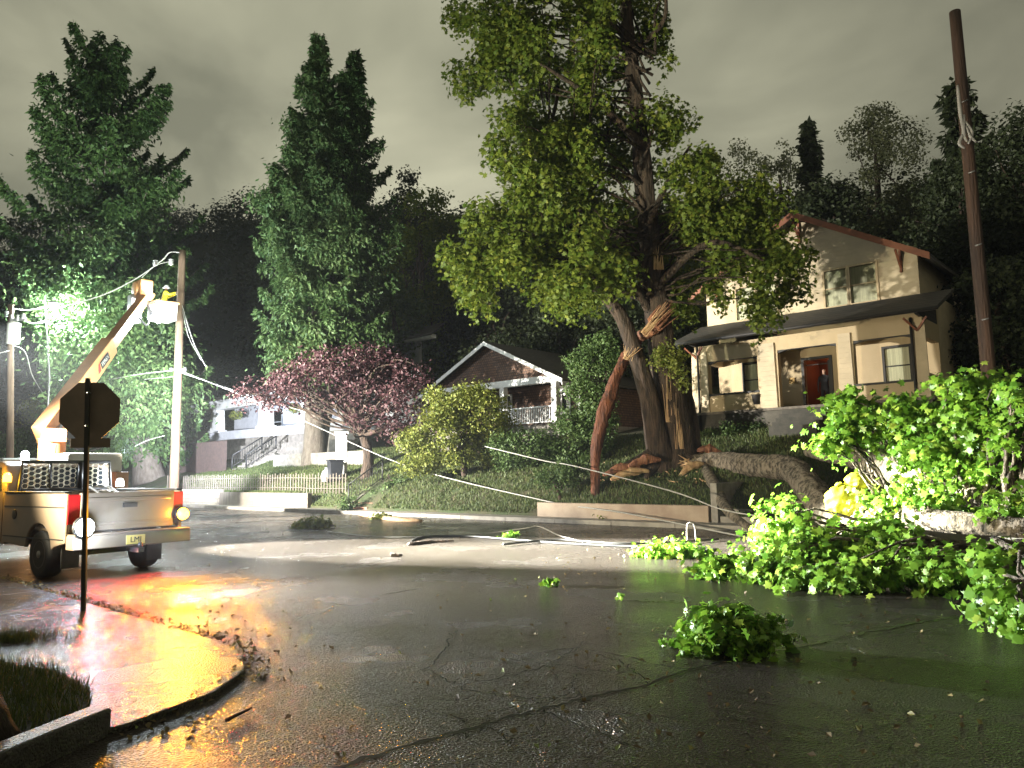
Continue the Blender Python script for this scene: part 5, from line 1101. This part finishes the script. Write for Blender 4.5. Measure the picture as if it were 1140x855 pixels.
m1 = MB(); shards(m1, P(768, 519, YM-.9), P(756, 519, YM-.9), 14, .4, .15, rg_, o0=fb, spread=.3); m1.build('torn_butt', m_torn_pale, ft)
m1 = MB(); m1.tube([P(772, 520, YM-1.0) - fb, P(772, 520, YM-1.15) - fb], [.2, .16], 14); m1.tube([P(772, 520, YM-1.14) - fb, P(772, 520, YM-1.17) - fb], [.1, .09], 12); m1.build('branch_knot', m_torn, ft)
env = [E3(975, 590, 11.6, 20, 14), E3(1130, 560, 11, 24, 16), E3(1020, 545, 12.6, 24, 12), E3(945, 448, 14, 30, 18), E3(935, 480, 13.8, 22, 22), E3(1000, 462, 13.5, 36, 20), E3(1075, 436, 12.8, 44, 22), E3(1100, 475, 12.6, 46, 28), E3(1150, 450, 12, 40, 36), E3(1035, 500, 13, 36, 18), E3(1110, 520, 12.6, 40, 20), E3(1150, 530, 12.4, 26, 20),
       E3(865, 588, 13.0, 24, 22), E3(862, 558, 13.2, 16, 16), E3(872, 630, 11.2, 34, 20), E3(915, 648, 10.4, 46, 16), E3(920, 605, 11.5, 40, 24), E3(970, 640, 10.3, 36, 16), E3(990, 606, 11.0, 34, 12), E3(1040, 630, 10.2, 40, 16),
       E3(1095, 632, 9.4, 34, 16), E3(1150, 640, 9.2, 34, 26), E3(1060, 553, 13.2, 40, 12), E3(1122, 665, 8.2, 26, 20), E3(1135, 700, 7.4, 26, 20), E3(990, 556, 13.6, 26, 10), E3(825, 640, 12.4, 10, 10), E3(845, 648, 11.8, 18, 9)]
NCL = 430; cc = env_points(rg_, env, NCL, .1); rr = .21 * rg_.uniform(.6, 1.45, NCL); cc[:, 2] = np.maximum(cc[:, 2], .22)
m1 = MB(); P_ = np.array(p); LG = np.array(smooth_path(lg, 7)); LG2 = np.concatenate([LG[36:], np.array(smooth_path([P(950, 510, 18), P(1000, 525, 15.5), P(1050, 548, 13.5), P(1150, 560, 11.5)], 6)), P_])
for i in range(NCL):
    if i % 2: continue
    c = cc[i]; j = np.argmin(np.linalg.norm(LG2 - c, axis=1)); a = LG2[j]; dist = np.linalg.norm(a - c)
    q = curve3(a, c, rg_.uniform(-.05, .12)*dist, 8, .05*dist*.6, rg_); m1.tube([x - fb for x in q], list(np.linspace(.018+.012*dist, .006, 8)), 5)
m1.build('branches', m_bark_grey, ft)
p_, n_ = clump_leaves(rg_, cc, rr, 46, droop=.8, up=.45, gauss=True); p_[:, 2] = np.maximum(p_[:, 2], .03)
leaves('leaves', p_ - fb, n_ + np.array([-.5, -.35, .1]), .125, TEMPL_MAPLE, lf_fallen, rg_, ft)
# torn off sprays lying on the road
def spray(label, ctr, rx, ry, rz, ncl, per, leaf, seed, m_=lf_fallen, stems=6, clr=.16):
    rg = np.random.default_rng(seed); ctr = np.array(ctr, float); o_ = empty('leafy_branch', ctr, 0, label, 'leafy branch', 'leafy branches on the road')
    c_ = rand_dirs(rg, ncl) * rg.random((ncl, 1)) ** .5 * [rx, ry, rz]; c_[:, 2] = abs(c_[:, 2]) + .06
    p_, n_ = clump_leaves(rg, c_, clr * rg.uniform(.6, 1.3, ncl), per, droop=.3, up=.6, gauss=True); p_[:, 2] = np.maximum(p_[:, 2], .012)
    leaves('leaves', p_, n_, leaf, TEMPL_MAPLE, m_, rg, o_)
    if stems:
        mb = MB()
        for i in range(stems): mb.tube(curve3((rx*.8, 0, .05), c_[i], .05, 6, .02, rg), list(np.linspace(.014, .004, 6)), 5)
        mb.build('twigs', m_bark_grey, o_)
    return o_
g = G(818, 728); spray('rounded leafy branch lying alone in the foreground of the road', (g[0], g[1]+.1, 0), .44, .34, .34, 46, 62, .085, 41, stems=12, clr=.13)
g = G(752, 620); spray('flat leafy branch lying before the retaining wall', (g[0], g[1], 0), .78, .35, .16, 30, 50, .12, 42)
g = G(796, 646); spray('small bright leafy sprig at the tip of the fallen crown', (g[0], g[1], 0), .25, .25, .3, 12, 45, .11, 43, stems=3)
g = G(612, 653); spray('tiny leaf cluster alone in the middle of the road', (g[0], g[1], 0), .12, .08, .03, 6, 14, .075, 44, stems=2, clr=.06)
g = G(690, 669); spray('two torn leaves lying right of the tiny leaf cluster', (g[0], g[1], 0), .08, .05, .01, 3, 6, .07, 45, stems=0, clr=.05)
g = G(567, 600); spray('leaf cluster lying on the far edge of the light strip', (g[0], g[1], 0), .22, .15, .06, 7, 20, .11, 46, stems=2, clr=.1)
g = G(352, 588); spray('yellowish torn branch lying in the gutter before the garden steps', (g[0], g[1], 0), .7, .3, .16, 22, 45, .13, 47, lf_yellow)
g = G(424, 578); spray('yellow leaf heap below the garden steps', (g[0], g[1], 0), .3, .2, .1, 8, 35, .12, 48, lf_yellow, stems=0)
g = G(674, 582); spray('pale torn sprig at the foot of the lawn', (g[0], g[1], 0), .3, .15, .04, 6, 20, .1, 49, lf_yellow, stems=2)

# yellow shape of unclear nature by the log, modelled as a bag
yb = P(938, 557, 15.2); o_ = empty('yellow_shape', yb, 0, 'bright yellow rounded shape modelled as a bag in the leaves beside the fallen stem', 'bag')
def lump(mb, c, r, seed, n=56, m_=34):
    rg = random.Random(seed); ph = [rg.uniform(0, 6.28) for _ in range(6)]; vs = []; fs = []
    for i in range(m_+1):
        th = math.pi*i/m_
        for j in range(n):
            a = 2*math.pi*j/n; k__ = 1 - .10*abs(math.sin(3.5*a+ph[3]+th*1.7)) - .07*abs(math.sin(6*th+ph[4]+2*a)) + .05*math.sin(3*a+ph[0]+th*2) + .04*math.sin(5*th+ph[1]+a) + .025*math.sin(9*a+ph[2])*math.sin(th)
            vs.append((c[0]+r[0]*k__*math.sin(th)*math.cos(a), c[1]+r[1]*k__*math.sin(th)*math.sin(a), c[2]+r[2]*k__*math.cos(th)))
    for i in range(m_):
        for j in range(n): fs.append((i*n+j, (i+1)*n+j, (i+1)*n+(j+1) % n, i*n+(j+1) % n))
    mb.add(vs, fs, True)
m1 = MB(); lump(m1, (0, 0, 0), (.38, .33, .36), 1); m1.build('lower_lobe', m_tarp, o_); m1 = MB(); lump(m1, (.34, .05, .36), (.27, .26, .2), 2); m1.build('upper_lobe', m_tarp, o_)

# ---- purple leaved tree
bp_ = TG(408, 531); Yp = bp_[1]
env = [E3(385, 425, Yp, 85, 26), E3(305, 432, Yp, 42, 18), E3(440, 425, Yp-1, 55, 34), E3(460, 470, Yp-1, 32, 30), E3(420, 465, Yp-1.8, 26, 12), E3(385, 400, Yp, 60, 14)]
rp_ = np.random.default_rng(51); tpz = empty('purple_leaved_tree', bp_, 0, 'low spreading purple leaved tree in front of the white house', 'tree'); cc = env_points(rp_, env, 190, .3); m1 = MB()
p, r = spath([bp_ - [0, 0, .2], P(410, 505, Yp), P(404, 485, Yp), P(398, 470, Yp)], [.34, .24, .2, .16], 5); m1.tube([a-bp_ for a in p], r, 12, wob=.15)
m1.build('trunk', m_bark, tpz); m1 = MB()
hub = [P(398, 470, Yp), P(404, 485, Yp), P(402, 478, Yp)]
for i in range(60):
    a = hub[i % 3]; c = cc[i]; mid = (a + c)/2 + rp_.normal(size=3)*.5 + [0, 0, .2]; p, r = spath([a, mid, c], [.1 if i < 12 else .05, .045, .012], 5); m1.tube([x-bp_ for x in p], r, 5)
m1.build('limbs', m_bark, tpz)
p_, n_ = clump_leaves(rp_, cc, .6*rp_.uniform(.5, 1.5, 190), 80, droop=.7, flat=.6); leaves('crown', p_ - bp_, n_, .17, TEMPL_QUAD, lf_purple, rp_, tpz)
# ---- yellow green shrub and its neighbours
by = TG(518, 530); Yy = by[1]
broad_tree('rounded yellow green shrub tree on the lawn before the brown bungalow', 'shrub', by, 2.0, .13, [E3(492, 488, Yy, 44, 34), E3(530, 462, Yy, 46, 32), E3(512, 446, Yy, 34, 20), E3(470, 500, Yy, 22, 24), E3(545, 500, Yy+.5, 34, 24)], 120, .5, 190, .13, lf_yellow, 61, name='shrub_tree', group='front garden shrubs', limbs=20)
def bush(label, env_px, Y, ncl, clr, per, leaf, m_, seed, name='shrub', group='front garden shrubs', cat='shrub', limbs=8):
    env = [E3(a, b, Y, c, d) for a, b, c, d in env_px]; cx_ = env[0][0]; z0 = float(H(cx_[0], cx_[1])); base_ = np.array([cx_[0], cx_[1], z0])
    return broad_tree(label, cat, base_, max(.5, (cx_[2]-z0)*.8), .06, env, ncl, clr, per, leaf, m_, seed, name=name, group=group, limbs=limbs)
bush('dull green shrub between the yellow shrub and the bungalow railing', [(588, 500, 42, 26), (560, 505, 25, 18), (615, 510, 25, 18)], 31.5, 60, .45, 170, .12, lf_shrub, 62)
bush('dark shrub at the right corner of the bungalow', [(640, 495, 32, 30), (660, 470, 20, 20)], 31, 50, .45, 150, .12, lf_shrub, 63)
bush('tall loose shrub rising behind the leaning broken limb', [(660, 410, 26, 34), (645, 455, 24, 26), (676, 395, 16, 26), (668, 455, 18, 26)], 30.5, 70, .45, 150, .12, lf_shrub, 64)
bush('low leafy spray on the grass left of the leaning limb', [(625, 530, 26, 12), (640, 515, 22, 10)], 26.5, 26, .3, 110, .11, lf_shrub, 65, limbs=3)
bush('dark low hedge under the left end of the cream porch', [(820, 482, 36, 10), (850, 478, 20, 10)], 31.2, 40, .3, 120, .1, lf_shrub, 66, limbs=2)
bush('small twiggy bush by the lowest garden steps', [(385, 560, 10, 10)], 33.5, 10, .3, 90, .1, lf_shrub, 67, limbs=2)
bush('spiky dark green plant right of the garden steps', [(432, 548, 14, 14), (445, 540, 12, 12)], 34.5, 18, .35, 120, .12, lf_shrub, 68, limbs=2)
bush('pale shrub on the bank between the transformer pole and the spruce', [(42, 455, 13, 18)], 60, 16, .7, 90, .2, lf_yellow, 69, limbs=2)
bush('dense green bushes on the left bank behind the pickup', [(25, 495, 22, 16), (5, 500, 16, 14)], 56, 30, .9, 120, .2, lf_shrub, 70, limbs=2)

# ---- woodland trees one can tell apart behind the houses
def bt_(label, px, ytop, Y, halfw, m_, seed, per=150, leaf=.3, ybot=None, clr=1.1, n=70, name='broadleaf_tree', group='trees behind the houses'):
    xyz = P(px, 400, Y); s_, t_ = st(xyz[0], xyz[1]); z0 = float(hillz(xyz[0], xyz[1], s_, t_)) if s_ > 33 else float(H(xyz[0], xyz[1])); base_ = np.array([xyz[0], xyz[1], z0])
    zt = P(px, ytop, Y)[2]; hh = zt - z0; k_ = Y/FPX; rx = halfw*k_
    env = [((base_[0], base_[1], z0+hh*.62), (rx, rx, hh*.34)), ((base_[0]-rx*.45, base_[1], z0+hh*.45), (rx*.6, rx*.6, hh*.28)), ((base_[0]+rx*.45, base_[1]-.5, z0+hh*.4), (rx*.6, rx*.6, hh*.25)), ((base_[0]+rx*.1, base_[1], z0+hh*.85), (rx*.45, rx*.45, hh*.15))]
    return broad_tree(label, 'tree', base_, hh*.8, max(.18, hh*.018), env, n, clr, per, leaf, m_, seed, name=name, group=group, limbs=10)
bt_('mid green tree left of the big maple crown', 468, 190, 62, 52, lf_maple, 81, n=90)
bt_('smaller dark green tree beside the twin topped spruce', 440, 300, 56, 38, lf_shrub, 82, n=50)
bt_('dark tree behind the ridge of the brown bungalow', 545, 280, 58, 48, lf_wood, 83, n=70)
bt_('dark leafy tree between the bungalow and the broken trunk', 620, 330, 50, 48, lf_wood, 84, n=70)
bt_('dark tree filling the gap left of the cream house', 700, 300, 47, 46, lf_wood, 85, n=70)
bt_('dark tree touching the roof of the cream house', 790, 205, 52, 52, lf_wood, 86, n=80)
bt_('pale slender tree group right of the maple crown', 832, 148, 62, 42, lf_pale, 87, per=110, leaf=.24, clr=.8, n=80)
bt_('pale tree left of the small dark conifer', 880, 150, 64, 30, lf_pale, 88, per=110, leaf=.24, clr=.8, n=60)
bt_('broad pale tree on the skyline left of the leaning pole', 992, 110, 60, 56, lf_pale, 89, per=130, leaf=.24, clr=.9, n=120)
bt_('dark tree above the right end of the cream house', 940, 190, 50, 60, lf_wood, 90, n=90)
bt_('very dark tree behind the lower half of the leaning pole', 1085, 165, 38, 62, lf_wood, 91, n=110, clr=1.0, leaf=.22)
bt_('dark leafy tree at the right edge of the view', 1160, 120, 36, 50, lf_wood, 92, n=90, clr=1.0, leaf=.22)
bt_('tall dark thicket right of the cream house wall', 1115, 290, 30, 70, lf_wood, 93, n=90, clr=.8, leaf=.2)
bt_('round topped tree rising behind the twin spruce', 455, 175, 80, 26, lf_wood, 94, n=40, leaf=.34)
bt_('dark tree on the far left behind the tall ragged spruce', 10, 240, 80, 60, lf_wood, 95, n=80, leaf=.34)
bt_('dark tree behind the transformer pole', -10, 330, 74, 45, lf_wood, 96, n=60, leaf=.34)
def cf(label, px, ytop, Y, halfw, seed, m_=lf_wood):
    xyz = P(px, 400, Y); s_, t_ = st(xyz[0], xyz[1]); z0 = float(hillz(xyz[0], xyz[1], s_, t_)) if s_ > 33 else float(H(xyz[0], xyz[1])); hh = P(px, ytop, Y)[2] - z0; r = halfw*Y/FPX
    return spruce(label, (xyz[0], xyz[1], z0), hh, [(0, r), (.3, r), (.7, r*.6), (.9, r*.35), (1, .2)], seed, m_, density=.55, tr=.25, needle=.5, whorl=1.0, name='conifer_tree', group='trees behind the houses')
cf('small dark conifer standing between the pale trees', 916, 132, 66, 26, 101)
cf('big dark conifer with tiered boughs right of the leaning pole top', 1093, 86, 42, 52, 102)
# hillside wood
rw = np.random.default_rng(71); C_ = []; R_ = []
while len(C_) < 1500:
    px = rw.uniform(-260, 1350); s_ = 30 + 32 * rw.random() ** .8; d = ray(px, 400); Yv = (s_ + K0 @ NN) / (d[:2] @ NN); xyz = CAM + d*Yv
    if Yv > 330 or Yv < 0: continue
    _, t_ = st(xyz[0], xyz[1]); z0 = float(hillz(xyz[0], xyz[1], s_, t_)); r_ = rw.uniform(1.6, 3.6) * (1 if Yv > 90 else .8); C_.append((xyz[0], xyz[1], z0 + rw.uniform(1.5, 6.5))); R_.append(r_)
p_, n_ = clump_leaves(rw, np.array(C_), np.array(R_), 120, up=.6, flat=1.1); o = leaves('hillside_wood', p_, n_, .62, TEMPL_QUAD, lf_wood, rw); tag(o, 'dark wooded hillside rising behind the whole street', 'woodland', kind='stuff')

# ---- street lamp at the side of the spruce
lp = P(48, 548, 48.5); lp[2] = .1; lpt = P(50, 330, 48.5); sl = empty('street_lamp', lp, 0, 'street lamp glaring white against the left side of the ragged spruce', 'street lamp')
MB().tube([(0, 0, -.2), (0, 0, (lpt-lp)[2]*.6), tuple(lpt-lp), tuple(lpt-lp+np.array([.5, -.3, .25]))], [.09, .07, .05, .04], 8).build('pole', m_metal, sl)
hdl = P(60, 338, 48.1) - lp; MB().lathe([(.1, .2), (.3, .1), (.34, 0), (.3, -.04)], hdl, 14).build('lamp_head', m_metal, sl); MB().lathe([(.3, -.05), (.24, -.18), (.05, -.26)], hdl, 14).build('lamp_glass', e_white, sl)
lamp('street_light', None, P(60, 347, 47.9), (.82, 1, .95), 9000, 'POINT', rad=.2)

# ---- tree trunk at the left edge
tb0 = G(-28, 838, .06); o_ = MB(); p, r = spath([(0, 0, -.1), (-.02, 0, .12), (-.12, 0, .4), (-.5, .02, 1.2), (-1.5, .03, 3.5)], [.34, .25, .19, .16, .14], 5); o_.tube(p, r, 16, wob=.1, furrow=.05, seed=2); o = o_.build('tree_trunk', m_bark); o.location = (tb0[0]-.05, tb0[1]+.02, 0); tag(o, 'dark tree trunk cut by the bottom left edge of the view', 'tree trunk')

# ================================================================== lamps of the vehicles standing out of frame to the left, and added fill spots
lamp('strip_light', None, (-18, 21.0, 6.2), (1, .98, .88), 330000, 'SPOT', (-2.0, 16.9, .0), R(19), .3, .1)
lamp('strip_light', None, (-18, 21.0, 6.6), (.97, 1, .88), 640000, 'SPOT', (3.0, 15.4, .0), R(17), .8, .1)
lamp('house_fill', None, P(136, 503, 28.4), (.84, .88, 1), 110000, 'SPOT', P(262, 470, 58), R(38), .8, .12)  # added spot beside the bucket truck, brightens the white house
lamp('stem_light', None, (-14.5, 19.6, 2.0), (1, .98, .95), 16000, 'SPOT', (8.5, 11.8, .8), R(10), .4, .1)
lamp('street_flood', None, (-21, 25, 4.5), (1, .96, .85), 105000, 'SPOT', (-5, 37, 3.5), R(88), .9, .15)
lamp('crown_fill', None, (-10.5, 11, 2.0), (.95, 1, .74), 19000, 'SPOT', P(580, 220, 25), R(50), .9, .12)  # unseen spot added to brighten the left of the maple crown
lamp('tree_flood', None, (-9.5, 9.5, 1.9), (1, .88, .62), 11000, 'SPOT', (6, 20, 5.5), R(86), .6, .12)
sc.cycles.use_denoising = True; sc.cycles.max_bounces = 5; sc.cycles.transparent_max_bounces = 6; sc.cycles.sample_clamp_indirect = 3; sc.cycles.sample_clamp_direct = 0

# ================================================================== damp night air
hz = MB().box(-120, 60, -20, 345, -1, 95).build('haze', m_white); hz.data.materials.clear()
hm_ = bpy.data.materials.new('damp_air'); hm_.use_nodes = True; t_ = hm_.node_tree; t_.nodes.clear(); ov = t_.nodes.new('ShaderNodeOutputMaterial'); pv = t_.nodes.new('ShaderNodeVolumePrincipled')
pv.inputs['Color'].default_value = (.85, .9, 1, 1); pv.inputs['Density'].default_value = .00028; pv.inputs['Anisotropy'].default_value = .45
t_.links.new(pv.outputs[0], ov.inputs['Volume']); hz.data.materials.append(hm_); tag(hz, 'thin damp night air over the whole street', 'haze', kind='stuff')
sc.cycles.volume_bounces = 0; sc.cycles.volume_step_rate = 1
